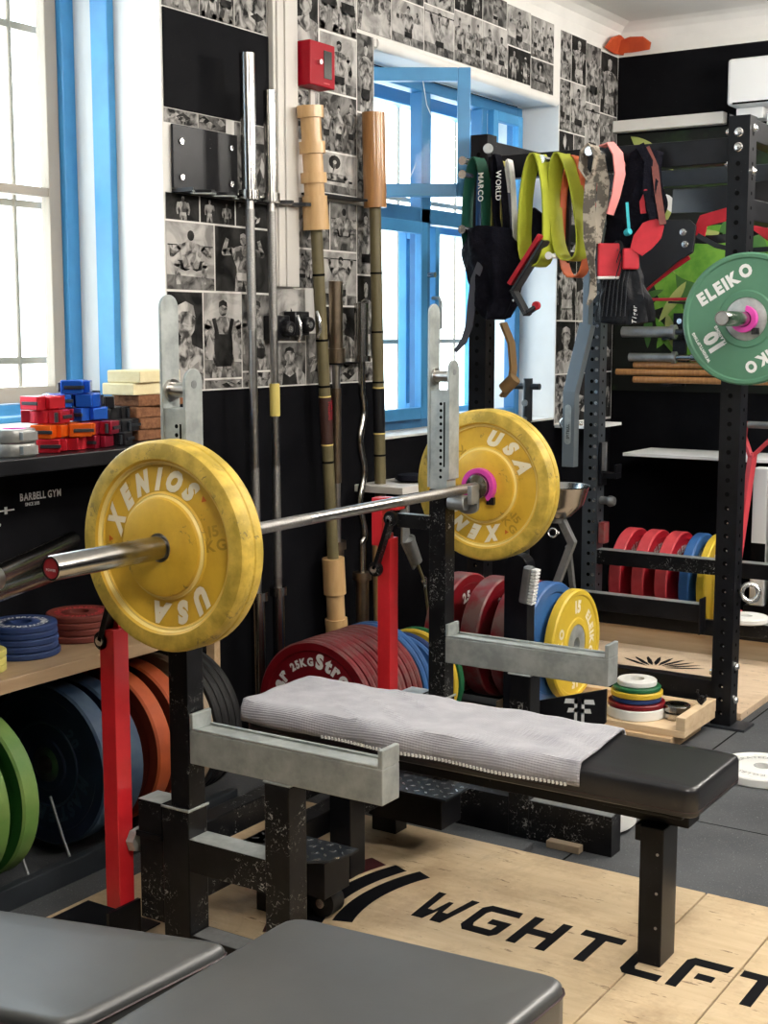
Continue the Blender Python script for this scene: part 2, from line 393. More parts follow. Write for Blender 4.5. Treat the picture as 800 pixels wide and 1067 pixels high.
m = MB(); m.m = 1; m.box(-1.5, 4.2, 3.92, 4.1, FL, 2.80); m.m = 0; m.box(-1.5, 4.2, 3.92, 4.1, 2.80, HC)
m.prism([(0,0), (.10,0), (.055,-.012), (.022,-.035), (.004,-.075), (0,-.12)], (-1.0, 3.92, HC), (0,-1,0), (0,0,1), (1,0,0), 5.2)
struct(m.build('wall_back', ['plaster', 'blackwall'], origin=(0,0,0)))
struct(MB().box(-1.5, 4.4, -4.7, 4.1, HC, HC+.15).build('ceiling', 'ceiling', origin=(0,0,0)))
struct(MB().box(4.2, 4.4, -4.7, 4.1, FL, HC).build('wall_right', 'blackwall', origin=(0,0,0)))
struct(MB().box(-1.5, 4.2, -4.7, -4.5, FL, HC).build('wall_front', 'blackwall', origin=(0,0,0)))
# orange paint in the corner of the back wall cove
m = MB(); pts = [(0,.0), (.03,.055), (.09,.068), (.16,.062), (.20,.03), (.19,0), (.1,-.004)]
o = m.prism(pts, (-.995, 3.862, 2.812), (1,0,0), (0,-.35,1), (0,-1,-.35), .012).build('trim_1', 'orangepaint', origin=(0,0,0)); struct(o)
m = MB(); m.prism([(0,0), (.03,.05), (.10,.075), (.20,.06), (.21,.0), (.1,-.01)], (-.985,3.71,2.815), (0,1,0), (.45,0,1), (1,0,-.45), .012); struct(m.build('trim_6', 'orangepaint', origin=(0,0,0)))
struct(MB().box(-.998, -.415, 3.86, 3.919, 2.42, 2.477).build('trim_2', 'plaster', bevel=.004))
# soffit moulding above the far window
struct(MB().cyl((-1.012,1.66,2.487), (-1.012,3.22,2.487), .022).box(-1.19,-1.0,1.645,3.23,2.475,2.499).build('trim_3', 'plaster'))
# vertical casing board between the photo columns
m = MB().box(-.998, -.975, .985, 1.125, 1.56, 2.83); m.box(-.976, -.968, 1.0, 1.012, 1.56, 2.83); m.box(-.976, -.968, 1.045, 1.052, 1.56, 2.83)
struct(m.build('trim_4', 'beige', bevel=.002))

def frame(mb, x0, x1, y0, y1, z0, z1, w):
    mb.box(x0, x1, y0, y0+w, z0, z1); mb.box(x0, x1, y1-w, y1, z0, z1)
    mb.box(x0, x1, y0+w, y1-w, z0, z0+w); mb.box(x0, x1, y0+w, y1-w, z1-w, z1)
# near window (left): double box window, inner casements taken out
w1 = thing('window_1', None, None, (-1.2, -.4, 1.12)); w1['kind'] = 'structure'
m = MB(); frame(m, -1.265, -1.19, -1.28, .449, 1.122, 2.618, .03); m.build('inner_frame', 'blue', w1, .004)
m = MB(); frame(m, -1.44, -1.365, -1.29, .449, 1.122, 2.618, .055); m.box(-1.44, -1.365, -.44, -.37, 1.17, 2.57)
m.build('outer_frame', 'blue', w1, .004)
m = MB(); m.box(-1.405, -1.40, -1.24, .40, 1.17, 2.57); m.build('pane', 'glass', w1)
m = MB(); frame(m, -1.425, -1.385, -.365, .392, 1.18, 2.56, .05); m.box(-1.42, -1.39, -.32, .35, 1.83, 1.86); m.build('sash', 'grating', w1, .003)
m = MB().box(-1.499, -1.001, -1.29, .448, 1.1205, 1.135); m.build('sill_board', 'plaster', w1, .003)
m = MB().tube([(-1.375,-.02,1.50), (-1.33,-.02,1.50), (-1.325,-.03,1.50), (-1.32,.0,1.44)], .009); m.build('window_handle', 'oak', w1)
gr = thing('window_grille', 'white metal burglar bars outside the near left window', 'grille', (-1.46, -.4, 1.13))
for y in (-1.1,-.85,-.6,-.35,-.1,.08,.27): MB().cyl((-1.47,y,1.14), (-1.47,y,2.6), .008, seg=10).build('bar', 'grating', gr)
for z in (1.30, 1.80, 2.35): MB().box(-1.49,-1.465,-1.28,.44,z,z+.022).build('cross_bar', 'grating', gr)

# far window: outer frame, inner frame, open upper sash
w2 = thing('window_2', None, None, (-1.2, 2.4, .98)); w2['kind'] = 'structure'
m = MB(); frame(m, -1.47, -1.40, 1.645, 3.23, .985, 2.47, .06)
for y in (2.15, 2.66): m.box(-1.47, -1.40, y, y+.07, 1.045, 2.41)
m.box(-1.47, -1.40, 1.70, 3.17, 1.86, 1.92); m.build('outer_frame', 'blue', w2, .004)
MB().box(-1.437, -1.432, 1.70, 3.17, 1.04, 2.41).build('pane', 'glass', w2)
m = MB(); frame(m, -1.25, -1.19, 1.645, 3.23, .985, 2.47, .05)
m.box(-1.25, -1.19, 2.30, 2.375, 1.03, 2.42); m.box(-1.25, -1.19, 1.69, 3.18, 1.87, 1.935); m.box(-1.25, -1.19, 2.83, 2.88, 1.935, 2.42)
m.build('inner_frame', 'blue_shaded', w2, .004)
def sash(name, hinge, ang, w, z0, z1, parent, fw=.055, cracked=False, t=.035, mt='blue'):
    h = Vector(hinge); d = Vector((math.sin(R(ang)), math.cos(R(ang)), 0)); n = Vector((d.y, -d.x, 0)); m = MB()
    def bx(a0, a1, c0, c1, q0=-t/2, q1=t/2):
        m.prism([(a0,c0),(a1,c0),(a1,c1),(a0,c1)], h + n*q0, d, (0,0,1), n, q1-q0)
    bx(0, fw, z0, z1); bx(w-fw, w, z0, z1); bx(fw, w-fw, z0, z0+fw); bx(fw, w-fw, z1-fw, z1)
    o = m.build(name, mt, parent, .003)
    m = MB(); m.prism([(fw-.006,z0+fw-.006),(w-fw+.006,z0+fw-.006),(w-fw+.006,z1-fw+.006),(fw-.006,z1-fw+.006)], h - n*.002, d, (0,0,1), n, .004)
    gl = m.build('sash_pane', 'glass', o)
    if cracked:
        m = MB()
        for pl in ([(.30,z1-fw),(.315,z1-.14),(.36,z1-.24),(.42,z1-.33)], [(.24,z0+fw),(.275,z0+.13)]):
            m.tube([h + d*a + Z_*c + n*.003 for a, c in pl], .0016, 5)
        m.build('glass_crack', 'purewhite', o)
    return o
sash('open_sash', (-1.17,1.70,0), 57, .485, 1.93, 2.42, w2, .05, True)
sash('lower_sash', (-1.175,1.70,0), 0, .60, 1.03, 1.87, w2, .05)
sash('upper_sash', (-1.175,2.885,0), 0, .29, 1.94, 2.42, w2, .045)
sash('open_lower_sash', (-1.19,2.44,0), -88, .2, 1.04, 1.86, w2, .045)
for z in (1.2, 1.65): MB().cyl((-1.18,2.335,z), (-1.14,2.335,z), .012).build('hinge_pin', 'silverline', w2)
m = MB().tube([(-1.155,2.335,1.55), (-1.12,2.335,1.55), (-1.115,2.34,1.53), (-1.11,2.33,1.44), (-1.12,2.345,1.42)], .008); m.build('window_handle', 'galv', w2)
m = MB().box(-1.499, -1.002, 1.65, 3.23, .9805, .99); m.build('sill_board', 'plaster', w2)
gr = thing('window_grille', 'white metal burglar bars outside the far window', 'grille', (-1.49, 2.4, 1.0))
for k in range(6): MB().cyl((-1.488,1.8+.26*k,1.0), (-1.488,1.8+.26*k,2.46), .007, seg=10).build('bar', 'grating', gr)
for z in (1.35, 2.0): MB().box(-1.496,-1.48,1.66,3.22,z,z+.02).build('cross_bar', 'grating', gr)

struct(MB().box(-1.24, -1.192, 1.70, 3.18, 2.421, 2.4745).build('gap_shade_strip', 'blackwall', None))  # black strip stands for the shade in the gap above the frame
# added glowing globes, out of view, to brighten the ceiling and room
M['opal'] = mat('fill_globe_glow', (.8,.8,.78), .4, emit=(1,.95,.88), estr=FILL_GLOBE)
for i, (x, y) in enumerate(((1.7,-1.6), (1.9,1.6), (3.2,.2), (.9,3.1))):
    t = thing('fill_globe', ('added fill light globe nearest the camera, out of view', 'added fill light globe above the free floor, out of view', 'added fill light globe by the right wall, out of view', 'added fill light globe above the power rack, out of view')[i], 'added fill light', (x, y, HC-.67))
    if i == 3: t.location = (1.6, 3.2, HC-.67); x, y = 1.6, 3.2
    MB().lathe([(0,-.25)] + [(.25*math.sin(PI*k/20), -.25*math.cos(PI*k/20)) for k in range(1,20)] + [(0,.25)], (x,y,HC-.42), (0,0,1), 28).build('globe', 'opal', t)
    MB().cyl((x,y,HC-.172), (x,y,HC-.001), .008, seg=10).cyl((x,y,HC-.03), (x,y,HC-.001), .05).build('stem', 'white', t)

# ------------------------------------------------------------------ floors lying on the rubber
t = thing('lifting_platform', 'worn plywood platform with black stencilled letters under the bench', 'platform', (.5,-.6,FL))
for (x0, x1) in ((-.46, .828), (.832, 1.036), (1.04, 2.2)):
    MB().box(x0, x1, -2.0, .387, FL, 0).build('plywood_sheet', 'ply', t, .0015, 1)
m = MB()
BL = [(0,0),(.35,0),(.35,1),(0,1)]
def poly(mb, pl, o, u, v, sx, sy, lift=.0007, sk=0):
    o, u, v = Vector(o), Vector(u), Vector(v); n = u.cross(v)
    mb.prism([(p[0]*sx + sk*p[1]*sy, p[1]*sy) for p in pl], o, u, v, n, lift)
LET = {
 'W': [[(0,1),(.2,1),(.26,.35),(.42,.35),(.5,.75),(.62,.75),(.66,.35),(.8,.35),(.92,1),(1.12,1),(.9,0),(.62,0),(.53,.38),(.42,0),(.12,0)]],
 'G': [[(.15,1),(.95,1),(1,.8),(.28,.8),(.22,.7),(.22,.3),(.28,.2),(.74,.2),(.76,.38),(.5,.38),(.5,.56),(1,.56),(.97,.12),(.85,0),(.15,0),(0,.15),(0,.85)]],
 'H': [[(0,0),(.24,0),(.24,.4),(.72,.4),(.72,0),(.96,0),(.96,1),(.72,1),(.72,.6),(.24,.6),(.24,1),(0,1)]],
 'T': [[(.38,0),(.62,0),(.62,.8),(1,.8),(1,1),(0,1),(0,.8),(.38,.8)]],
 'L': [[(.12,0),(.9,0),(.9,.2),(.3,.2),(.24,.28),(.24,1),(0,1),(0,.12)]],
 'F': [[(0,0),(.24,0),(.24,.78),(.95,.78),(.98,1),(.12,1),(0,.88)], [(.42,.38),(.8,.38),(.8,.56),(.42,.56)]]}
for ch, x in (('W',.262), ('G',.400), ('H',.532), ('T',.665), ('L',.810), ('F',.922), ('T',1.047)):
    for pl in LET[ch]: poly(m, pl, (x,-.132,0), X_, Y_, .104, .156)
m.build('stencil_letters', 'blackwall', t)
m = MB()
for k, (r0, r1, a0, a1) in enumerate(((.445,.495,155,199), (.515,.565,158,205), (.58,.645,160,208))):
    m.m = 1 if k == 2 else 0; N = 26
    pl = [(r0*math.cos(R(a0+(a1-a0)*i/N)), r0*math.sin(R(a0+(a1-a0)*i/N))) for i in range(N+1)] + [(r1*math.cos(R(a1-(a1-a0)*i/N)), r1*math.sin(R(a1-(a1-a0)*i/N))) for i in range(N+1)]
    k0 = len(m.v); n2 = len(pl)
    m.add([(.6+p[0], -.1+p[1], .0008) for p in pl], [(i, i+1, n2-2-i, n2-1-i) for i in range(N)])
m.build('painted_ring', ['blackwall', mat('dark_maroon_floor_paint', (.045,.008,.01), .35)], t)

t = thing('lifting_platform', 'pale wooden platform inside the power rack, with black laurel print', 'platform', (-.17,2.4,FL))
MB().box(-.72, .373, 2.02, 2.86, FL, .004).build('plywood_sheet', 'ply2', t, .0015, 1)
m = MB()
for k in range(9):
    a = R(150 - k*15); c0 = Vector((-.16, 2.50, .004)); d = Vector((math.cos(a), math.sin(a), 0)); q = Vector((-d.y, d.x, 0))
    p = c0 + d*.05; m.prism([(0,0), (.05,.012), (.13,.006), (.16,-.004), (.10,-.01), (.04,-.008)], p, d, q, (0,0,1), .0007)
m.build('laurel_print', 'blackwall', t)
t = MB().box(-.62, 1.2, 2.9, 2.94, FL, .105).build('wooden_plank', 'woodx', None, .003)
tag(t, 'long pine plank standing on edge behind the rack platform', 'plank')

# ------------------------------------------------------------------ combo bench-press rack
rk = thing('bench_press_rack', 'black steel bench press rack with galvanised hooks and spotter arms', 'weight rack', (0,0,0))
for s in (-1, 1):
    y = .56*s
    MB().box(-.103, -.025, y-.033, y+.033, 0 if s < 0 else FL, .343).build('socket', 'black_metal', rk, .003)
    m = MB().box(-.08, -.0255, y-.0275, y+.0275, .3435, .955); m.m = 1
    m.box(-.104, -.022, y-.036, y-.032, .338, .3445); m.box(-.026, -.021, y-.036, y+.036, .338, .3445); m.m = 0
    u = m.build('upright', ['black_metal', 'galv'], rk, .002)
    # galvanised inner post with hooks
    m = MB().box(-.078, -.0225, y-.0255, y+.0255, .9555, 1.238); m.m = 1
    for k in range(12): m.disc((-.043, y-.0255, 1.20 - .019*k), (0,-1,0), .0048, .0006)
    m.box(-.034, -.029, y-.0262, y-.0255, 1.02, 1.205)
    ip = m.build('adjustable_post', ['galv', 'dark'], rk, .0015)
    def tongue(x0, z0, z1, w, name):
        pl = [(-w/2, 0)] + [(-w/2*math.cos(PI*i/12), z1 - z0 - w/2 + w/2*math.sin(PI*i/12)) for i in range(13)] + [(w/2, 0)]
        return MB().prism(pl, (x0, y, z0), (0,1,0), (0,0,1), (1,0,0), .0075).build(name, 'galv', ip, .001)
    tongue(-.0865, .96, 1.482, .056, 'rear_tongue'); tongue(-.0215, .985, 1.324, .056, 'front_tongue')
    MB().cyl((-.079,y,1.277), (-.0215,y,1.277), .016).cyl((-.079,y,1.277), (-.072,y,1.277), .024).build('roller', 'bar', ip)
    MB().disc((-.014,y,1.29), (1,0,0), .009, .001).build('stamp_mark', 'galv_grey', ip)
    # hook carrying the bar
    m = MB().cyl((-.0215,y-.01,.918), (.034,y-.01,.918), .021); m.box(-.0215, .03, y-.024, y+.02, .926, .9385)
    n_ = 10; pl = [(-.0,-.02)] + [(.034 - .034*math.cos(PI*i/n_) , -.0 - .036*math.sin(PI*i/n_)) for i in range(n_+1)] + [(.068,.045), (.058,.05), (.058,.0)] + [(.034 + .024*math.cos(PI*i/n_), -.0 - .024*math.sin(PI*i/n_)) for i in range(1, n_)] 
    m.prism([(.0,.02),(.0,-.02)] + [(.034-.034*math.cos(PI*i/n_), -.02-.02*math.sin(PI*i/n_)) for i in range(1, n_)] + [(.068,-.02),(.068,.047),(.056,.047),(.056,-.012),(.012,-.012),(.012,.02)], (.0-.008, y+.02, .925), (1,0,0), (0,0,1), (0,-1,0), .012)
    m.box(.046, .06, y-.028, y+.02, .918, .972)
    m.build('bar_hook', 'galv_grey', rk, .002)
    # spotter arm and its post
    ya, yb = (y-.03, y+.035) if s < 0 else (y-.035, y+.03)
    m = MB().box(-.0195, .49, ya, yb, .452, .528); m.box(-.0195, -.009, ya, yb, .528, .566); m.box(.478, .49, ya, yb, .528, .568)
    m.box(-.009, .478, ya, ya+.006, .528, .5345); m.box(-.009, .478, yb-.006, yb, .528, .5345)
    m.box(.185, .258, ya-.002, yb, .447, .452)
    m.build('spotter_arm', 'galv', rk, .003)
    MB().box(.19, .255, y-.0325, y+.0325, 0 if s < 0 else FL, .4465).build('spotter_post', 'black_metal', rk, .003)
    m = MB().box(-.0245, .1895, y-.031, y+.031, .20, .275); m.m = 1; m.box(-.0245, .1895, y-.031, y+.031, .2752, .2768)  # bright strip on top paints the light reflected by the black brace
    m.build('cross_brace', ['black_metal', 'galv'], rk, .003)
    m = MB()
    if s > 0:
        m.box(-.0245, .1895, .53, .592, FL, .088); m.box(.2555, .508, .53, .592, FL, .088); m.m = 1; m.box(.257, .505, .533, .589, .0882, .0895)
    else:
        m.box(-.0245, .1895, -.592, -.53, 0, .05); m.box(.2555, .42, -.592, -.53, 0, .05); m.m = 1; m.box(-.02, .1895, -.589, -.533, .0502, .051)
    m.build('floor_beam', ['black_metal', 'galv_grey'], rk, .003)  # lighter strip on top paints the highlight along the beam
    # jack block beside the upright, with its hand knob
    m = MB().box(-.175, -.105, y-.033, y+.033, .268, .343); m.box(-.182, -.105, y-.036, y+.036, .255, .268); m.box(-.175, -.105, y-.03, y+.03, .06, .255)
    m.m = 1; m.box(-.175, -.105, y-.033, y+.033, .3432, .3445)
    jb = m.build('jack_block', ['black_metal', 'galv'], rk, .003)
    m = MB().lathe([(0,0),(.012,0),(.012,.012),(.027,.016),(.030,.034),(.022,.042),(0,.042)], (-.176, y-.01, .232), (-1,0,0), 7); m.build('knob', 'galv', jb)
    # red bar lifter
    xr = -.235 if s < 0 else -.232
    m = MB()
    if s < 0: m.box(xr-.022, xr+.022, y-.06, y-.012, .075, .735)
    else: m.box(xr-.022, xr+.022, y-.034, y+.012, .285, .80)
    yc = y - .036 if s < 0 else y - .011
    if s < 0: yc = y - .018; m.box(xr-.018, xr+.018, yc-.02, yc+.024, .7355, .918)
    else: m.box(xr-.042, xr-.006, yc-.024, yc+.024, .775, .918); m.box(xr-.006, xr+.005, yc-.024, yc+.024, .775, .812)
    m.box(xr+.012, xr+.045, yc-.024, yc+.024, .885, .918)
    m.box(xr-.006, xr+.012, yc+.008, yc+.024, .885, .918)
    rl = m.build('bar_lifter', 'red_paint', rk, .002)
    lk = MB(); lk.beam((-.199, yc-.032, .862), (-.253, yc-.032, .707), .013, .032, (0,1,0)); lk.cyl((-.199,yc-.026,.862), (-.199,yc-.042,.862), .022, seg=16); lk.cyl((-.253,yc-.026,.707), (-.253,yc-.042,.707), .022, seg=16)
    lk.build('link_plate', 'black_metal', rl, .001)
    lk = MB(); lk.disc((-.199,yc-.042,.862), (0,-1,0), .011, .006, 10); lk.disc((-.253,yc-.042,.707), (0,-1,0), .011, .006, 10); lk.build('pin', 'silverline', rl)
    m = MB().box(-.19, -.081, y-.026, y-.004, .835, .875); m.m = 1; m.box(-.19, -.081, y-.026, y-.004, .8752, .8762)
    m.build('lifter_bracket', ['black_metal', 'galv_grey'], rk, .002)
    # tread plate
    z = .17; y0, y1 = (-.335, -.205) if s < 0 else (.205, .335)
    pl = [(-.095,y0), (.115,y0), (.155,y0+.03), (.172,y1-.035), (.172,y1), (-.095,y1)] if s < 0 else [(-.095,y0), (.172,y0), (.172,y1), (-.095,y1)]
    m = MB(); m.prism(pl, (0,0,z-.006), (1,0,0), (0,1,0), (0,0,1), .006); m.m = 1
    for ix in range(9):
        for iy in range(4):
            cx = -.08 + ix*.03; cy = y0 + .018 + iy*.031; a = R(45 if (ix+iy) % 2 else -45)
            if cx > .16 or (s < 0 and cx > .13 and cy < y0+.04): continue
            d = Vector((math.cos(a), math.sin(a), 0)); q = Vector((-d.y, d.x, 0))
            m.prism([(-.0095,0),(0,.0035),(.0095,0),(0,-.0035)], (cx,cy,z), d, q, (0,0,1), .0022)
    tp = m.build('tread_plate', ['grey_steel', 'silverline'], rk)
    MB().box(-.085, .15, y0+.018, y1-.008, .165-.09, .164).build('tread_box', 'black_steel', tp, .002)
    if s > 0: MB().box(-.125, -.045, .30, .36, 0, .076).build('tread_leg', 'black_steel', tp, .002)
    else: MB().box(-.06, .06, -.31, -.23, 0, .076).build('tread_leg', 'black_steel', tp, .002)
    if s < 0:
        m = MB().box(-.44, -.20, -.66, -.50, 0, .004); m.box(-.215, -.205, -.665, -.56, .0045, .085); m.build('lifter_foot', 'black_steel', rk, .001)
    else:
        m = MB().box(-.345, -.10, .525, .61, .268, .284); m.box(-.34, -.18, .53, .605, FL, .268); m.build('lifter_foot', 'grey_steel', rk, .002)
MB().box(-.165, -.110, -.529, .529, .185, .25).build('rear_cross_beam', 'black_metal', rk, .003)
MB().box(-.10, -.04, -.526, .526, .11, .17).build('rear_cross_beam', 'black_metal', rk, .003)

# ------------------------------------------------------------------ bench
bn = thing('flat_bench', 'black padded flat bench carrying the grey towel', 'bench', (.4,0,0))
def pad(pl, z0, z1, rad, name, mt, parent, seg=5):
    """cushion: polygon pl with softly rounded edges and a slightly domed top"""
    k = len(pl); c = Vector((sum(p[0] for p in pl)/k, sum(p[1] for p in pl)/k))
    def inset(d):
        out = []
        for i in range(k):
            a, b, e = Vector(pl[i-1]), Vector(pl[i]), Vector(pl[(i+1) % k])
            d1 = (b-a).normalized(); d2 = (e-b).normalized(); n1 = Vector((-d1.y, d1.x)); n2 = Vector((-d2.y, d2.x)); q = (n1+n2)
            q = q/max(q.dot(n1), .3); out.append(b + q*d)
        return out
    rings = [(rad*.35, z0)]
    rings += [(0, z0 + rad*.3), (0, z1 - rad)]
    for i in range(1, seg+1):
        a = PI/2*i/seg; rings.append((rad*(1-math.cos(a)), z1 - rad + rad*math.sin(a)))
    m = MB(); m.smooth = True
    vs = []; h = []
    for d, z in rings: vs += [(p.x, p.y, z) for p in inset(d)]
    d, z = rings[-1]
    vs += [(p.x + (c.x-p.x)*.3, p.y + (c.y-p.y)*.3, z1 + .002) for p in inset(d)]
    n = len(rings) + 1
    fs = [(i*k+j, i*k+(j+1) % k, (i+1)*k+(j+1) % k, (i+1)*k+j) for i in range(n-1) for j in range(k)]
    m.add(vs, fs, True); m.add([vs[i] for i in range(k)], [tuple(range(k-1,-1,-1))], False); m.add([vs[(n-1)*k+i] for i in range(k)], [tuple(range(k))], True)
    o = m.build(name, mt, parent, sharp=60)
    bm = bmesh.new(); bm.from_mesh(o.data); bmesh.ops.remove_doubles(bm, verts=bm.verts, dist=1e-5); bmesh.ops.recalc_face_normals(bm, faces=bm.faces); bm.to_mesh(o.data); bm.free()
    return o
def rrect(x0, x1, y0, y1, r, n=5):
    out = []
    for cx, cy, a0 in ((x1-r,y0+r,-90), (x1-r,y1-r,0), (x0+r,y1-r,90), (x0+r,y0+r,180)):
        for i in range(n+1): a = R(a0 + 90*i/n); out.append((cx + r*math.cos(a), cy + r*math.sin(a)))
    return out
pd = pad(rrect(-.22, .985, -.15, .15, .028), .386, .452, .013, 'cushion', 'leather', bn)
m = MB(); pl = rrect(-.213, .979, -.144, .144, .024)
for zz, rr in ((.443, .0016), (.398,.0014)):
    q = rrect(-.2195, .9845, -.1495, .1495, .028) if zz < .4 else rrect(-.217, .982, -.147, .147, .026)
    m.tube([(a, b, zz) for a, b in q], rr, 5, True)
m.build('seam', 'piping', pd)
m = MB().box(-.19, .93, -.035, .035, .32, .372); m.box(-.18, -.10, -.13, .13, .372, .3855); m.box(.12, .2, -.13, .13, .372, .3855); m.box(.76, .95, -.13, .13, .372, .3855)
m.build('spine_beam', 'black_steel', bn, .003)
m = MB().box(.831, .886, -.068, .02, 0, .3195); m.box(.815, .83, -.06, .012, .28, .3195); m.build('leg', 'black_steel', bn, .003)
m = MB().box(-.035, .03, -.035, .035, 0, .3195); m.build('leg', 'black_steel', bn, .003)
for z in (.26, .17, .09): MB().disc((.873,-.0681,z), (0,-1,0), .0035, .0012, 8).build('rivet', 'galv_grey', bn)
# towel draped on the pad
m = MB(); NX, NY = 90, 34; x0, x1 = -.226, .705
pr_ = [(-.155,-.037), (-.1565,-.018), (-.1545,-.004), (-.148,.0035), (-.135,.0065)]
ys = [-.1575]+[]; prof = [(-.1585,-.042), (-.1588,-.025), (-.1575,-.008), (-.152,.0015), (-.143,.006)] + [(-.13+.26*i/24, .0075) for i in range(25)] + [(.143,.006), (.152,.0015), (.1575,-.008), (.1588,-.03)]
vs = []; 
from mathutils import noise as mn
for i in range(NX+1):
    x = x0 + (x1-x0)*i/NX
    for j, (y, z) in enumerate(prof):
        tpar = j/(len(prof)-1)
        q = mn.noise(Vector((x*7, y*9, 1.3)))*.5 + mn.noise(Vector((x*16 + y*12, y*7 - x*6, 4)))*.35
        fold = max(0, math.sin((x*1.0 + y*1.4 - .38)*38))**6 * .006 * math.exp(-((x-.15)/.13)**2) 
        zz = .4525 + z + (max(q, -.4)+.4)*.010*(1 if abs(y) < .15 else .4) + fold
        yy = y + (.006*math.sin(x*21) if y < -.15 else 0)
        xx = x + (.03*(y+.15) if i > NX*.8 else 0)*(i-NX*.8)/(NX*.2) - (.11*(y+.0) if i > NX*.8 else 0)*(i-NX*.8)/(NX*.2)
        vs.append((xx, yy, zz))
K = len(prof); m.add(vs, [(a*K+b, (a+1)*K+b, (a+1)*K+b+1, a*K+b+1) for a in range(NX) for b in range(K-1)], True)
o = m.build('towel', 'towel'); sd = o.modifiers.new('thick', 'SOLIDIFY'); sd.thickness = .004; sd.offset = 1
tag(o, 'light grey waffle towel spread over the head end of the bench', 'towel')
m = MB()
for i in range(70):
    x = .03 + .0098*i
    if x > .69: break
    m.box(x, x+.005, -.1645 + .006*math.sin(x*21), -.1585 + .006*math.sin(x*21), .409, .4165)
for i in range(4): m.box(-.2315, -.2265, -.12+.016*i-.02, -.114+.016*i-.02, .43, .44)
hm = m.build('hem_stitching', 'purewhite', o)

# ------------------------------------------------------------------ barbell and plates
def barbell(loc, label, y0, y1, c0, c1, capmat='red_label'):
    """bar along Y: shaft between c0 and c1, sleeves out to y0 and y1 (all relative)"""
    t = thing('barbell', label, 'barbell', loc); x, y, z = loc
    m = MB(); m.cyl((x,y+c0,z), (x,y+c1,z), .014, seg=20); m.m = 1
    for a, b in ((c0+.05, c0+.42), (c1-.42, c1-.05)): m.cyl((x,y+a,z), (x,y+b,z), .0143, seg=20)
    sh = m.build('shaft', ['bar', 'knurl'], t)
    for s, e, c in ((-1, y0, c0), (1, y1, c1)):
        m = MB(); m.lathe([(0,0),(.018,0),(.035,.004),(.037,.008),(.037,.026),(.034,.03),(.025,.0305),(.025,abs(e-c)-.004),(.0235,abs(e-c)),(.0205,abs(e-c)),(.0205,abs(e-c)-.003),(0,abs(e-c)-.003)], (x,y+c,z), (0,s,0), 32)
        sl = m.build('sleeve', 'chrome', t)
        m = MB(); m.disc((x,y+e-s*.0031,z), (0,s,0), .0202, .0012, 24); m.m = 1
        if capmat == 'red_label':
            text(m, 'PRO', (x, y+e-s*.002, z+.004), (-s*-1,0,0) if s < 0 else (-1,0,0), (0,0,1), .006, center=True, lift=.0012)
            text(m, 'POWER', (x, y+e-s*.002, z-.006), (1,0,0) if s < 0 else (-1,0,0), (0,0,1), .005, center=True, lift=.0012)
        m.build('end_cap', [capmat, 'purewhite'], sl)
    return t
barbell((0, 0, .953), 'long steel barbell resting on the hooks of the bench press rack', -1.0, 1.10, -.588, .662)

def xenios(loc, t, face, label, rot):
    """yellow bumper: face (-1) lies at loc and looks along -Y"""
    x, y, z = loc; r = thing('bumper_plate', label, 'weight plate', (x, y, z-.225), 'yellow bumper plates on the long barbell')
    m = MB(); ax = (0,-1,0); o = Vector(loc)
    T = t
    prof = [(.031,.001),(.100,.001),(.104,-.001),(.106,-.008),(.110,-.013),(.113,-.0125),(.117,-.016),(.172,-.016),(.175,-.013),(.179,-.013),(.182,-.005),(.187,-.001),(.212,0),(.220,-.003),(.225,-.012),(.225,-.033),(.2225,-.036),(.2225,-.040),(.225,-.043),(.225,-T+.012),(.220,-T+.003),(.212,-T),(.187,-T+.001),(.180,-T+.015),(.115,-T+.015),(.106,-T+.005),(.104,-T-.001),(.031,-T-.001)]
    mats_ = [0,0,0,2,2,0,0,0,2,2,0,1,1,1,1,1,1,1,1,1,1,1,0,0,0,0,0,0]
    m.lathe(prof, o, ax, 72, closed=True, mats=mats_)
    m.m = 3; P = lambda d: Vector((x, y + .0158 - d, z))
    arctext(m, 'XENIOS', P(.0), X_, Z_, .124, rot, .040, .80, .4, .085, .17)
    arctext(m, 'USA', P(.0), X_, Z_, .124, rot+178, .040, .95, .35, .085, .2)
    m.m = 4
    for q in (0, 180):
        a = R(rot-100+q); u_ = Vector((math.cos(a), 0, math.sin(a))); v_ = Vector((-u_.z, 0, u_.x)); b0 = P(0) + u_*.143
        text(m, '15', b0 + v_*.004, u_, v_, .022, 1.2, 0, .03, .1, True); text(m, 'KG', b0 - v_*.026, u_, v_, .022, 1.2, 0, .03, .1, True)
    m.m = 5
    for q in (rot-68, rot+66):
        a = R(q); d = Vector((math.cos(a), 0, math.sin(a))); s_ = Vector((-d.z, 0, d.x)); m.prism([(0,0),(.007,.012),(-.007,.012)], P(.0005)+d*.146, s_, d, (0,-1,0), .0006)
    m.build('rubber_disc', ['yellow', 'yellow_rim', 'gold_line', 'letter_yellow', 'emboss_yellow', 'orange_mark'], r, sharp=30)
    m = MB(); m.lathe([(.0258,.0005),(.033,.0005),(.033,-T-.0005),(.0258,-T-.0005)], o, ax, 32, closed=True); m.build('steel_bushing', 'bar', r)
    return r
xenios((0,-.695,.953), .075, -1, 'yellow worn bumper plate on the near end of the long barbell', 112)
xenios((0,.697,.953), .075, -1, 'yellow bumper plate on the far end of the long barbell, behind the rack post', 234)
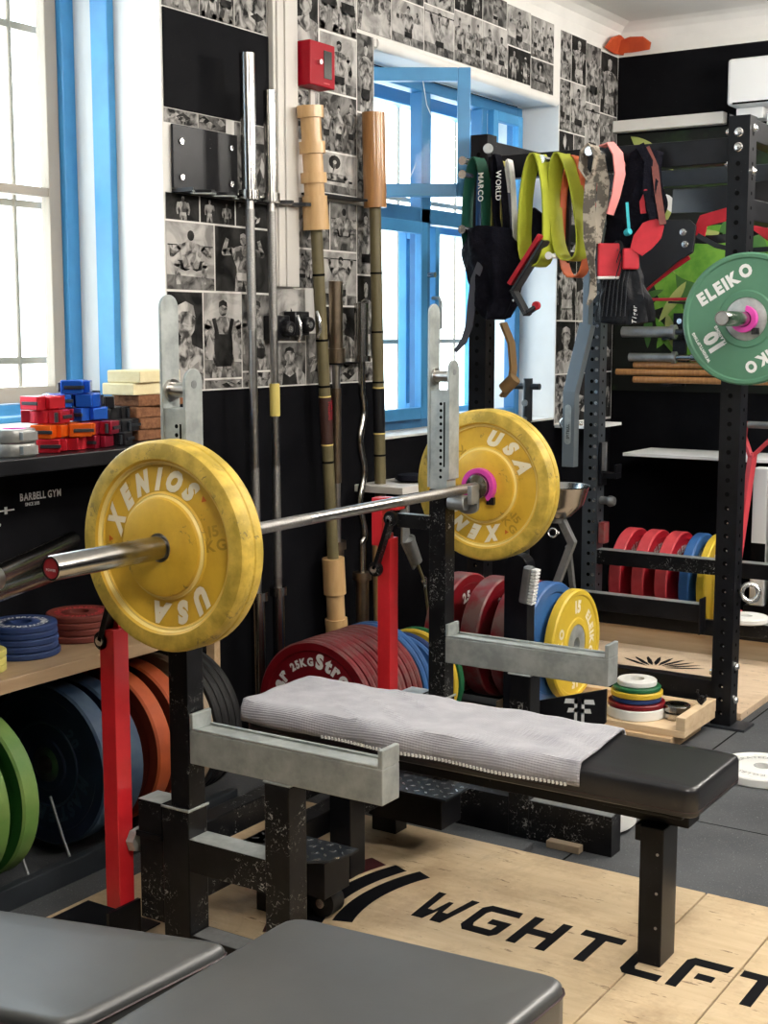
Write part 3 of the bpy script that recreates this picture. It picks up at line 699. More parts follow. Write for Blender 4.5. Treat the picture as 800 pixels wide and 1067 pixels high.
# magenta collar against the far plate
def pink_clip(loc, label, a0=-60, r0=.0265, r1=.046):
    t = thing('barbell_collar', label, 'collar', loc, None); x, y, z = loc
    m = MB(); N = 30; pl = [(r1*math.cos(R(a0+290*i/N)), r1*math.sin(R(a0+290*i/N))) for i in range(N+1)] + [(r0*math.cos(R(a0+290*(N-i)/N)), r0*math.sin(R(a0+290*(N-i)/N))) for i in range(N+1)]
    n2 = len(pl); vs = [(x+p[0], y, z+p[1]) for p in pl] + [(x+p[0], y-.022, z+p[1]) for p in pl]
    fs = [(i, i+1, n2-2-i, n2-1-i) for i in range(N)] + [(n2+i, n2+n2-1-i, n2+n2-2-i, n2+i+1) for i in range(N)] + [(i, i+n2, (i+1) % n2+n2, (i+1) % n2) for i in range(n2)]
    m.add(vs, fs); m.build('clamp_ring', 'pink', t, .002)
    m = MB(); m.box(x+.028, x+.052, y-.018, y-.004, z-.052, z-.03); m.cyl((x+.04,y-.02,z-.04), (x+.04,y-.002,z-.04), .006); m.build('lever', 'alu_black', t, .001)
    return t
c = pink_clip((0,.6945,.953), 'magenta clamp collar on the far sleeve of the long barbell', -50, .0385, .054)
c.location.y -= 0.0; c.children[0].scale = (1,1,1)

# generic bumper plate along an axis
def bumper(name, label, loc, axis, T, Rr, mats, letters=None, extra=None, lc='purewhite', hub=.05, group=None, cat='weight plate', rim=.035, hubmat='bar', ridge=False, prof=None, ud=None):
    """visible face at loc looking along axis; body behind it"""
    t = thing(name, label, cat, (loc[0], loc[1], loc[2] - (Rr if abs(Vector(axis).z) < .5 else T)), group)
    m = MB(); o = Vector(loc); rr = rim
    pr1 = [(hub,-.001),(hub+.02,-.001),(hub+.025,-.005),(Rr-rr-.005,-.005),(Rr-rr,0),(Rr-.006,0),(Rr,-.006),(Rr,-T+.006),(Rr-.006,-T),(Rr-rr,-T),(Rr-rr-.005,-T+.005),(hub+.025,-T+.005),(hub+.02,-T+.001),(hub,-T+.001)]
    mm = [0,0,0,0,0,1,1,1,0,0,0,0,0,0]
    if ridge: pr1 = pr1[:3] + [(Rr*.5,-.005),(Rr*.51,-.002),(Rr*.53,-.002),(Rr*.54,-.005)] + pr1[3:]; mm = mm[:3] + [0,1,0,0] + mm[3:]
    m.lathe(pr1, o, axis, 56, closed=True, mats=mm)
    if letters:
        m.m = 2
        for (s_, r, a, size, sh) in letters: arctext(m, s_, o - Vector(axis)*(.0048), ud[0], ud[1], r, a, size, .95, sh, .06, .12, lift=.0006)
    if extra: m.m = 2; extra(m)
    m.build('rubber_disc', [mats[0], mats[1], lc], t, sharp=35)
    m = MB(); m.lathe([(.026,-.0015),(hub-.004,-.0015),(hub-.001,-.003),(hub-.001,-T+.003),(.026,-T+.003)], o, axis, 32, closed=True); m.build('hub', hubmat, t)
    return t
NY = (0,-1,0); PX = (1,0,0); FY = (X_, Z_); FX = (Y_, Z_)
cz = .232
gp = 'bumper plates on the floor rack under the table'
bumper('bumper_plate', 'green bumper plate nearest the camera under the plywood table', (-.80,-.665,cz), NY, .05, .225, ('p_green','p_greenrim'), group=gp)
bumper('bumper_plate', 'green bumper plate beside the dark blue ones under the plywood table', (-.80,-.575,cz), NY, .055, .225, ('p_green','p_greenrim'), group=gp)
bumper('bumper_plate', 'dark blue bumper plate next to the green ones, with lettering on its face', (-.80,-.295,cz), NY, .065, .225, ('p_blue','p_bluerim'), [('MASTER', .125, -55, .035, .3), ('20', .12, 40, .03, 0)], None, 'p_bluerim', group=gp, ridge=True, ud=FY)
bumper('bumper_plate', 'dark blue bumper plate directly behind the red upright post, touching the orange ones', (-.80,-.205,cz), NY, .062, .225, ('p_blue','p_bluerim'), group=gp)
bumper('bumper_plate', 'orange bumper plate next to the dark blue one', (-.80,-.085,cz), NY, .06, .225, ('p_orange','p_orangerim'), group=gp)
bumper('bumper_plate', 'orange bumper plate farther along, next to the tan plate', (-.80,.01,cz), NY, .06, .225, ('p_orange','p_orangerim'), group=gp)
bumper('weight_plate', 'thin tan plate between the orange and black plates', (-.80,.128,cz), NY, .03, .225, ('p_tan','p_tan'), group=gp)
for i in range(4):
    b_ = bumper('weight_plate', 'thin black rubber plates in the row right of the rack upright', (-.80,.172+.029*i,cz), NY, .024, .225, ('p_black','p_black'), group='thin black plates standing under the table') if i == 0 else dup(b_, (-.80,.172+.029*i,cz-.225))
# floor rack holding them
t = thing('plate_rack', 'low dark steel rack holding the plates under the table', 'plate rack', (-.8,-.3,FL))
for x in (-.94, -.66): MB().box(x-.02, x+.02, -1.2, .285, FL, .006).build('rail', 'black_steel', t, .002)
m = MB()
for y in (-.75,-.49,-.345,-.12,.095):
    MB().tube([(-.66,y,.01), (-.685,y,.06), (-.73,y+.0,.17)], .004, 8).build('divider', 'galv_grey', t)
MB().box(-.63, -.60, -1.2, .285, FL, .035).build('front_rail', 'grey_steel', t, .003)
# plywood table with its shelf of small plates
t = thing('plywood_table', 'rough plywood table along the window wall', 'table', (-.8,-.6,FL))
MB().box(-.985, -.60, -1.5, .215, .527, .562).build('tabletop', 'tablewood', t, .002)
MB().box(-.985, -.604, -1.49, -1.47, FL, .526).build('end_board', 'wood', t, .002)
def stack(name, n, loc, Rr, T, mt, label, group, letters=None, jit=.004, cat='weight plate', hole=.026, lc='purewhite'):
    x, y, z = loc
    for i in range(n):
        last = i == n-1
        m = MB(); rr = Rr*(1.0 + (.08 if i == 0 and n > 3 else 0)); jx, jy = rnd.uniform(-jit, jit), rnd.uniform(-jit, jit)
        m.lathe([(hole,0),(Rr*.45,0),(Rr*.5,.002),(rr-.018,.002),(rr-.012,0),(rr-.003,0),(rr,.003),(rr,T-.003),(rr-.003,T),(rr-.012,T),(rr-.018,T-.003),(Rr*.5,T-.003),(Rr*.45,T),(hole,T)], (x+jx,y+jy,z+i*(T+.0005)), (0,0,1), 44, closed=True)
        if last and letters: m.m = 1; arctext(m, letters, (x+jx,y+jy,z+i*(T+.0005)+T-.002), Vector((math.cos(.57),math.sin(.57),0)), Vector((-math.sin(.57),math.cos(.57),0)), Rr*.55, 90, Rr*.2, 1, 0, .02, .1); arctext(m, letters, (x+jx,y+jy,z+i*(T+.0005)+T-.002), Vector((math.cos(.57),math.sin(.57),0)), Vector((-math.sin(.57),math.cos(.57),0)), Rr*.55, -90, Rr*.2, 1, 0, .02, .1)
        o = m.build(name, [mt, lc], origin=(x+jx,y+jy,z+i*(T+.0005)))
        pos = ['bottom', 'second from bottom', 'third from bottom', 'fourth from bottom', 'fifth from bottom'][i] if not last else 'top'
        tag(o, label % pos, cat, group)
stack('small_plate', 5, (-.78,-.375,.5625), .092, .0165, 'p_fblue', 'small blue disc, %s of the blue stack on the plywood table', 'blue small plates stacked on the table', 'POWERLIFTING')
stack('small_plate', 4, (-.80,-.155,.5625), .092, .0175, 'p_fred', 'small brown red disc, %s of the stack behind the blue ones', 'brown red small plates stacked on the table', 'POWERLIFTING', lc='p_coral')
stack('small_plate', 3, (-.72,-.565,.5625), .06, .018, 'p_fyel', 'small yellow disc, %s of the stack at the left picture edge', 'yellow small plates stacked on the table')
o = MB().box(-.96, -.925, .57, .60, FL, .56).build('wooden_post', 'wood', None, .002); tag(o, 'thin pine upright standing against the black wall behind the thin plates', 'post')
# black panel, top shelf
t = MB().box(-.998, -.965, -1.6, .40, .563, 1.044); t.m = 1
fo = Vector((-.9648, 0, 0))
text(t, 'BARBELL GYM', (-.9648,-.203,.936), Y_, Z_, .020, .80, 0, .03, .06)
text(t, 'SINCE 2015', (-.9648,-.185,.920), Y_, Z_, .009, .9, 0, .02, .06)
arctext(t, 'POWERLIFTING', (-.9648,-.335,.915), Y_, Z_, .055, 90, .016, .8, 0, .02, .05); arctext(t, 'WEIGHTLIFTING', (-.9648,-.335,.915), Y_, Z_, .055, -90, .016, .8, 0, .02, .05, inward=True)
t.box(-.9648, -.964, -.40, -.225, .913, .917); t.box(-.9648,-.964,-.26,-.25,.905,.925)
o = t.build('wall_panel', ['blackwall', 'purewhite'], None, .001); tag(o, 'black panel under the shelf with white gym lettering', 'wall panel')
o = MB().box(-.995, -.70, -1.6, .17, 1.045, 1.085).box(-.995, -.83, .1701, .36, 1.045, 1.085).build('wall_shelf', 'black_steel', None, .003); tag(o, 'thick black shelf under the near left window', 'shelf')
o = MB().box(-.964, -.72, .10, .125, .563, 1.0445).build('shelf_bracket', 'black_steel', None, .002); tag(o, 'black end board carrying the thick shelf', 'bracket')
# two spare bars lying in brackets at the left edge
for (p0, p1, lb) in (((-.60,-.66,.810), (-.80,-.171,.835), 'upper steel bar sleeve stored at the left picture edge'), ((-.59,-.70,.775), (-.75,-.268,.772), 'lower steel bar sleeve stored at the left picture edge')):
    t = thing('stored_barbell', lb, 'barbell', p0); p0, p1 = Vector(p0), Vector(p1); d = (p1-p0).normalized()
    MB().cyl(p0 + d*.06, p1, .025, seg=28).build('sleeve', 'chrome', t); MB().cyl(p0 + d*.03, p0 + d*.06, .034, seg=28).build('collar', 'bar', t); MB().cyl(p0 - d*.35, p0 + d*.03, .014, seg=16).build('shaft', 'bar', t)
t = thing('bar_holder', 'black steel holder under the stored bars', 'bracket', (-.72,-.78,.5625))
MB().box(-.74, -.50, -.80, -.76, .735, .755).box(-.74,-.70,-.80,-.76,.563,.7345).build('arm', 'black_steel', t, .002)


# clamp collars on the shelf
def clamp(mt, label, loc, rz, group):
    t = thing('lock_collar', label, 'collar', (0,0,0), group)
    m = MB(); m.lathe([(.024,0),(.038,0),(.038,.035),(.024,.035)], (0,0,0), (0,0,1), 24, closed=True); m.box(.028, .062, -.030, .030, .0, .036); m.box(-.056,-.028,-.022,.022,.001,.035); m.box(-.03,.03,.03,.045,.002,.034)
    m.build('body', mt, t, .002)
    m = MB(); m.box(.0622, .067, -.02, .034, .013, .022); m.cyl((.05,-.034,.004), (.05,-.034,.03), .005, seg=12); m.build('lever', 'grey_steel', t, .001)
    t.location = loc; t.rotation_euler = (0,0,rz); return t
CG = {'alu_red': 'bright red', 'alu_orange': 'orange', 'alu_maroon': 'dark red', 'alu_blue': 'blue', 'alu_black': 'black'}
protos = {}
spots = [('alu_red',-.80,-.235,0,'bottom of the left column'), ('alu_orange',-.80,-.235,1,'above the bright red one in the left column'), ('alu_red',-.82,-.24,2,'third up in the left column'), ('alu_red',-.82,-.235,3,'top of the left column'),
 ('alu_red',-.80,-.155,0,'bottom of the second column'), ('alu_orange',-.79,-.150,1,'second column beside the dark red ones'), ('alu_maroon',-.86,-.15,2,'middle, under the blue ones'),
 ('alu_maroon',-.80,-.075,0,'bottom of the third column'), ('alu_maroon',-.80,-.075,1,'second up in the third column'), ('alu_blue',-.82,-.075,2,'lower right of the blue ones'), ('alu_blue',-.82,-.08,3,'upper right of the blue ones'), ('alu_blue',-.88,-.135,3,'upper left of the blue ones'), ('alu_blue',-.845,-.10,4,'topmost of the whole heap')]
spots = [s for s in spots if s[4] != 'lower left of the blue ones']
for k, (mt, x, y, lv, where) in enumerate(spots):
    z = 1.0855 + lv*.0375; lab = f'{CG[mt]} lock collar on the shelf, {where}'; rz = [-.9,-1.2,.4,-1.5,2.2,-.6][k % 6]
    if mt in protos: dup(protos[mt], (x,y,z), lab, rz)
    else: protos[mt] = clamp(mt, lab, (x,y,z), rz, CG[mt] + ' lock collars on the shelf')
for k, (x, y, lv, where) in enumerate(((-.83,.01,0,'bottom front'), (-.83,.01,1,'second up in front'), (-.86,.0,2,'third up'), (-.90,.03,3,'top of the heap'), (-.88,.085,0,'bottom next to the sponges'), (-.88,.09,1,'above it next to the sponges'), (-.90,.08,2,'leaning on the sponges'))):
    z = 1.0855 + lv*.033; lab = f'black plastic lock collar in the heap by the sponges, {where}'
    if 'k' in protos: dup(protos['k'], (x,y,z), lab, k*1.3)
    else: protos['k'] = clamp('alu_black', lab, (x,y,z), .4, 'black collars heaped by the sponges')
for i, lb in enumerate(('grey ring clamp with pink lining, under the other at the left edge', 'grey ring clamp with pink lining, on top at the left edge')):
    z = 1.0855 + i*.036; t = thing('ring_clamp', lb, 'collar', (-.78,-.385,z), 'grey ring clamps'); 
    m = MB(); m.lathe([(.034,0),(.055,0),(.057,.003),(.057,.031),(.055,.034),(.034,.034)], (-.78,-.385,z), (0,0,1), 36, closed=True); m.box(-.735,-.715,-.41,-.36,z+.006,z+.028); m.build('ring', 'stonegrey', t, .001)
    MB().lathe([(.027,0),(.034,0),(.034,.0345),(.027,.0345)], (-.78,-.385,z), (0,0,1), 28, closed=True).build('lining', 'pink', t)
for i, (h, mt, dx, dy, L) in enumerate(((.033,'sponge',0,0,.19), (.034,'sponge',.01,.012,.18), (.034,'sponge',-.005,-.006,.19), (.033,'sponge',.012,.01,.185), (.036,'foam',.0,-.02,.16), (.037,'foam',.01,-.012,.20))):
    if i == 0: z = 1.0855
    rot = Matrix.Rotation(R((2,-3,4,-5,3,6)[i]), 3, 'Z'); m = MB().box(-.96+dx, -.84+dx, .14+dy, .14+dy+L, z, z+h-.001, rot=rot); z += h
    o = m.build('foam_block' if mt == 'foam' else 'sponge_block', mt, None, .004)
    tag(o, ('brown sponge block, bottom of the stack by the window', 'brown sponge block, second from the bottom of the stack', 'brown sponge block, third from the bottom of the stack', 'brown sponge block right under the cream blocks', 'lower cream foam block on the sponge stack', 'upper cream foam block on the sponge stack')[i], 'foam block', 'cream foam blocks' if mt == 'foam' else 'brown sponge blocks')

# ------------------------------------------------------------------ the two padded benches in the foreground
def fgbench(label, pl, legs):
    cx = sum(p[0] for p in pl)/len(pl); cy = sum(p[1] for p in pl)/len(pl)
    t = thing('padded_bench', label, 'bench', (cx, cy, 0))
    c = pad(pl, .375, .455, .016, 'cushion', 'leather2', t); m = MB()
    m.tube([(p[0]+(p[0]-cx)*.003, p[1]+(p[1]-cy)*.003, .437) for p in pl], .002, 5, True); m.build('seam', 'piping', c)
    q = [(cx+(p[0]-cx)*.9, cy+(p[1]-cy)*.9) for p in pl]; MB().prism(q, (0,0,.35), (1,0,0), (0,1,0), (0,0,1), .03).build('base_board', 'black_steel', t)
    for (x, y) in legs: MB().box(x-.025, x+.025, y-.025, y+.025, 0, .35).build('leg', 'black_steel', t, .002)
    return t
def roundpoly(pl, r, n=4):
    out = []; k = len(pl)
    for i in range(k):
        a, b, e = Vector(pl[i-1]), Vector(pl[i]), Vector(pl[(i+1) % k]); d1 = (a-b).normalized(); d2 = (e-b).normalized()
        p0, p2 = b + d1*r, b + d2*r
        for j in range(n+1): s_ = j/n; p = p0*(1-s_)**2 + b*2*s_*(1-s_) + p2*s_**2; out.append((p.x, p.y))
    return out
fgbench('black vinyl bench cushion at the lower left corner, bright with window reflection', roundpoly([(-.42,-1.79), (.605,-1.565), (.632,-1.235), (-.42,-1.525)], .035), [(-.3,-1.65), (.5,-1.4)])
b2 = fgbench('wide black vinyl bench in the foreground, right of the reflecting cushion', roundpoly([(.645,-2.05), (1.09,-2.05), (1.13,-1.055), (.645,-1.10)], .045), [(.72,-1.2), (1.0,-1.2), (.72,-1.9), (1.0,-1.9)])
m = MB(); m.cyl((.10,-.26,.037), (.10,-.215,.037), .036, seg=24); m.m = 1; m.cyl((.10,-.268,.037), (.10,-.207,.037), .012, seg=12)
o = m.build('transport_wheel', ['p_black', 'silverline'], None); tag(o, 'small black wheel on the platform beside the rack post', 'wheel')

# ------------------------------------------------------------------ row of thin steel plates beside the bench
ROW = 'thin plates standing in the long row behind the bench'
bear = bumper('weight_plate', 'dark red plate with white lettering, first of the long row', (-.56,.625,.203), NY, .024, .225, ('p_red','p_redrim'), [('Bear', .140, 163, .044, 0), ('25KG', .145, 110, .024, 0), ('Strong', .140, 50, .044, 0)], None, 'purewhite', ud=FY, rim=.03)
pr1 = bumper('weight_plate', 'worn dark red plates closely packed behind the lettered one', (-.56,.66,.203), NY, .022, .225, ('p_red','p_redrim'), rim=.03, group=ROW)
for i in range(8): dup(pr1, (-.56 + rnd.uniform(-.004,.004), .66+.0315*(i+1), .203-.225))
pb = bumper('weight_plate', 'blue plate at the far end of the long row, in front of the other', (-.56,.945,.203), NY, .022, .225, ('p_bluelt','p_bluelt'), rim=.03, group='blue plates ending the long row')
dup(pb, (-.56,.976,.203-.225), 'blue plate at the far end of the long row, behind the other')
for (y, a, lb) in ((1.09,'p_bluelt','small blue plate on edge under the far spotter arm'), (1.125,'p_fblue','small navy plate on edge under the far spotter arm'), (1.185,'p_yellow','small yellow plate on edge under the far spotter arm'), (1.225,'p_wood2','small dark green plate on edge under the far spotter arm')):
    bumper('weight_plate', lb, (-.54,y,.186), NY, .022, .18, (a,a), group='small plates on edge under the spotter arm')
t = thing('plate_rack', 'low black rack under the long row of plates', 'plate rack', (-.56,.9,FL))
for x in (-.68,-.44): MB().box(x-.012, x+.012, .58, 1.30, FL, .004).build('rail', 'black_steel', t, .002)
o = MB().box(-.55,-.30,1.29,1.302,-.02,.012).beam((-.33,1.29,.006), (-.25,1.17,.05), .012, .012).build('rack_end', 'black_steel', t)

# ------------------------------------------------------------------ wall bars, bar holder
def wallbar(label, y, x=-.9, z0=.08, sl=.42, mid=1.31, r=.014, rs=.025, tilt=0, mats=('chrome','bar'), tape=None, top=None):
    top = sl if top is None else top
    t = thing('barbell', label, 'barbell', (x, y, z0)); P = lambda h: (x + (.0), y + tilt*h, z0 + h)
    MB().cyl(P(0), P(sl), rs, seg=28).cyl(P(sl), P(sl+.03), rs*1.4, seg=28).build('lower_sleeve', mats[0], t)
    m = MB().cyl(P(sl+.03), P(sl+.03+mid), r, seg=18); m.m = 1; m.cyl(P(sl+.06), P(sl+.03+.42), r*1.08, seg=18); m.cyl(P(sl+.03+mid-.42), P(sl+mid), r*1.08, seg=18); m.build('shaft', [mats[1], 'knurl'], t)
    MB().cyl(P(sl+.03+mid), P(sl+.06+mid), rs*1.4, seg=28).cyl(P(sl+.06+mid), P(sl+.06+mid+top), rs, seg=28).build('upper_sleeve', mats[0], t)
    if tape: MB().cyl(P(tape-z0), P(tape+.11-z0), r*1.3, seg=18).build('tape', 'tape', t)
    return t
wallbar('tall steel barbell hanging upright in the wall holder, left of the two', .775, z0=.065, sl=.435, mid=1.30, tilt=-.012, top=.43)
wallbar('slimmer steel barbell upright in the wall holder, with yellow tape on its shaft', .89, z0=.065, sl=.435, mid=1.30, tape=1.12, tilt=-.012, rs=.021, r=.0135, top=.33)
# black paint panel and holder
o = MB().box(-.9995,-.994,.46,.984,2.095,2.392).build('wall_panel', 'blackwall', None); tag(o, 'plain black rectangular board above the bar holder', 'wall panel')
t = thing('bar_holder', 'black steel wall holder with scalloped lip for upright barbells', 'bar holder', (-.99,.8,1.83))
MB().box(-.9935,-.985,.484,.80,1.85,2.045).build('back_plate', 'black_steel', t, .001)
m = MB(); pl = [(-.9934,.484)]
pl = [(0,.0)]
N = 40; pts = [(0, .484)] + [(.060 + .026*math.cos((i/N)*2*PI*6), .484 + .62*i/N) for i in range(N+1)] + [(0, 1.104)]
lp = MB().prism(pts, (-.9935,0,1.836), (1,0,0), (0,1,0), (0,0,1), .012).build('lip', 'black_steel', t)
MB().tube([(-.9935+p[0]+.001, p[1], 1.836) for p in pts[1:26]], .0028, 6).build('edge_highlight', 'galv', lp)  # bright rim paints the highlight running along the lip edge
m = MB()
for y, z in ((.52,1.995), (.52,1.885), (.765,2.0), (.765,1.885)): m.disc((-.985,y,z), (1,0,0), .009, .006, 10)
m.build('screw', 'silverline', t)
# second black shelf lip right of the casing
t = thing('bar_holder', 'short black wall lip holding the wooden-ended rods', 'bar holder', (-.95,1.4,1.86))
MB().box(-.9985,-.935,1.17,1.50,1.885,1.893).build('lip', 'black_steel', t, .001)
t = thing('bar_holder', 'short black wall lip under the two short curl bars', 'bar holder', (-.95,1.4,1.29))
m = MB(); m.box(-.9985,-.905,1.26,1.29,1.285,1.292); m.box(-.9985,-.965,1.29,1.52,1.285,1.292); m.build('lip', 'black_steel', t, .001)
# red key box
t = thing('key_box', 'small glossy red key box high on the photo wall', 'key box', (-.99,1.2,2.25))
MB().box(-.9995,-.93,1.135,1.285,2.255,2.405).build('case', 'redbox', t, .004)
m = MB().box(-.9298,-.927,1.215,1.262,2.285,2.38); bx = m.build('glass_slot', 'glass_dark', t, .001)
MB().cyl((-.93,1.185,2.335), (-.918,1.185,2.335), .009, seg=14).build('lock', 'silverline', t)
MB().box(-.9298,-.9285,1.215,1.25,2.267,2.271).build('label', 'p_coral', t)
MB().box(-.9995,-.99,1.22,1.245,2.18,2.2545).build('cable_duct', 'beige', t)
# wooden-ended rods
t = thing('training_log', 'olive rod with ringed turned-wood ends, left of the two', 'training rod', (-.93,1.15,.29))
bz = lambda z: 1.28 - (z-.29)*.078
def seg(m, z0, z1, r0, r1=None): m.cyl((-.93,bz(z0),z0), (-.93,bz(z1),z1), r0, r1, seg=28)
m = MB()
for z0, z1, r in ((2.14,2.18,.047), (2.06,2.14,.036), (2.02,2.06,.046), (1.955,2.02,.036), (1.92,1.955,.046), (1.875,1.92,.036)): seg(m, z0, z1, r)
seg(m, 1.76, 1.876, .047, .044); m.build('upper_wood_end', 'turned', t)
m = MB(); seg(m, .44, .575, .042); seg(m, .345, .44, .034); seg(m, .29, .345, .042); m.build('lower_wood_end', 'turned', t)
m = MB(); seg(m, .57, 1.785, .021); m.build('rod', 'olive', t)
m = MB()
for z in (1.60,1.37,.93,1.205): seg(m, z, z+.008, .0222)
m.build('black_ring', 'dark', t)
m = MB(); seg(m, 1.0, 1.17, .0224); m.m = 1; seg(m, 1.17, 1.175, .0226); seg(m, .995, 1.0, .0226); m.m = 2
text(m, 'TRAIN YOUR', (-.9055,bz(1.1)-.004,1.16), (0,0,-1), (0,1,0), .010, .8); text(m, 'STRENGTH', (-.9055,bz(1.1)-.02,1.155), (0,0,-1), (0,1,0), .011, .8)
m.build('sleeve_label', [mat('dark_label', (.05,.02,.015), .5), 'gold_line', 'mural_red'], t)
t = thing('training_log', 'olive rod with plain smooth wooden ends by the window jamb', 'training rod', (-.93,1.55,.11))
bz = lambda z: 1.60 - (z-.11)*.033
m = MB(); seg(m, 1.865, 2.21, .043); m.build('upper_wood_end', 'oak', t)
m = MB(); seg(m, .11, .63, .036); m.build('lower_wood_end', 'turned', t)
m = MB(); seg(m, .62, 1.87, .022); m.build('rod', 'olive', t)
m = MB()
for z in (1.62,1.40,1.21,.93): seg(m, z, z+.007, .0232)
m.build('black_ring', 'dark', t)
m = MB(); seg(m, 1.02, 1.19, .0234); m.m = 1; seg(m, 1.19, 1.195, .0236); seg(m, 1.015, 1.02, .0236); m.build('sleeve_label', ['alu_black', 'gold_line'], t)
# short bars
t = thing('curl_bar', 'short barbell with brownish steel sleeve between the wooden rods', 'barbell', (-.93,1.29,.2))
q_ = lambda z: (-.93 - .035*(1.345-z), 1.283 + .052*(1.345-z), z)
MB().cyl(q_(1.345), q_(1.585), .025, seg=28).cyl(q_(1.294), q_(1.345), .034, seg=28).build('upper_sleeve', 'bronze', t)
m = MB().cyl(q_(.63), q_(1.294), .0145, seg=18); m.m = 1; m.cyl(q_(.85), q_(1.2), .018, seg=18); m.build('shaft', ['bar','bronze'], t)
MB().cyl(q_(.28), q_(.60), .025, seg=28).cyl(q_(.60), q_(.63), .034, seg=28).build('lower_sleeve', 'bronze', t)
t = thing('curl_bar', 'wavy chrome curl bar next to the window jamb', 'barbell', (-.93,1.45,.2))
MB().cyl((-.93,1.447,1.315), (-.93,1.447,1.51), .026, seg=28).cyl((-.93,1.447,1.294), (-.93,1.447,1.315), .036, seg=28).build('upper_sleeve', 'chrome', t)
pts = []
for i in range(81):
    z = 1.294 - .80*i/80; q = i/80; pts.append((-.93, 1.45 + .03*q*0 + (.014*math.sin((q-.15)*2*PI*3.4) if .15 < q < .85 else 0), z))
MB().tube(pts, .014, 14).build('shaft', 'chrome', t)
MB().cyl((-.93,1.45,.465), (-.93,1.45,.494), .036, seg=28).cyl((-.93,1.45,.16), (-.93,1.45,.465), .025, seg=28).build('lower_sleeve', 'bronze', t)
# black cam clips on the wall
for i, (y, z, lb) in enumerate(((.985,1.415,'left'), (1.10,1.43,'right'))):
    t = thing('lever_collar', f'black lever collar hanging on the photo wall, {lb} of the two', 'collar', (-.95,y,z-.04), 'black lever collars on the photo wall')
    m = MB().box(-.998,-.945,y-.042,y+.042,z-.04,z+.045); m.cyl((-.945,y+.01,z), (-.915,y+.01,z), .026, seg=16); m.build('body', 'alu_black', t, .004)
    m = MB().tube([(-.92,y+.052,z+.045), (-.905,y+.045,z+.02), (-.905,y+.05,z-.02), (-.92,y+.055,z-.045)], .006, 8); m.cyl((-.915,y,z-.002), (-.908,y,z-.002), .012, seg=12); m.build('lever', 'silverline', t)
# cable attachments hanging between the rack post and the wall
t = thing('landmine_handle', 'grey steel loop handle hanging from the wall by a cord', 'handle', (-.85,1.68,.3))
MB().cyl((-.85,1.655,.60), (-.85,1.715,.505), .026, .024, seg=24).lathe([(.021,-.002),(.028,-.002),(.028,.006),(.021,.006)], (-.85,1.655,.60), (0,-.5,.85), 24, closed=True).build('tube', 'galv_grey', t)
MB().ribbon([(-.86,1.63,.72), (-.86,1.645,.66), (-.86,1.65,.60), (-.86,1.69,.54), (-.86,1.72,.48)], (0,1,.3), [.03,.045,.06,.05,.03], .008).build('strap_plate', 'galv_grey', t)
MB().tube([(-.85,1.72,.50), (-.85,1.76,.44), (-.85,1.78,.40), (-.87,1.84,.27), (-.88,1.86,.16)], .006, 8).build('cord', 'olive', t)
MB().lathe([(.011,-.004),(.016,-.004),(.016,.004),(.011,.004)], (-.85,1.775,.42), (1,0,.2), 16, closed=True).lathe([(.009,-.003),(.014,-.003),(.014,.003),(.009,.003)], (-.85,1.785,.395), (1,.4,0), 16, closed=True).build('snap_ring', 'silverline', t)
t = MB().cyl((-.86,1.66,.66), (-.86,1.665,.84), .010, seg=14).build('steel_rod', 'silverline', None); tag(t, 'short bright steel rod hanging behind the far rack post', 'rod')
t = MB().box(-.975,-.93,1.66,1.72,.62,.66).build('wall_hook', 'black_steel', None); tag(t, 'small black wall hook behind the loop handle', 'hook'); t.location.z += .05
o = MB().box(-.999,-.78,1.50,1.86,.795,.822).build('wall_shelf', 'beige', None, .002); tag(o, 'small pale shelf board under the far window', 'shelf')
m = MB(); m.lathe([(0,0),(.05,.002),(.07,.012),(.06,.028),(.02,.034),(0,.034)], (-.86,1.70,.8225), (0,0,1), 24)
o = m.build('black_cushion', 'darkfab', None); tag(o, 'small black cushion on the pale shelf board', 'cushion')

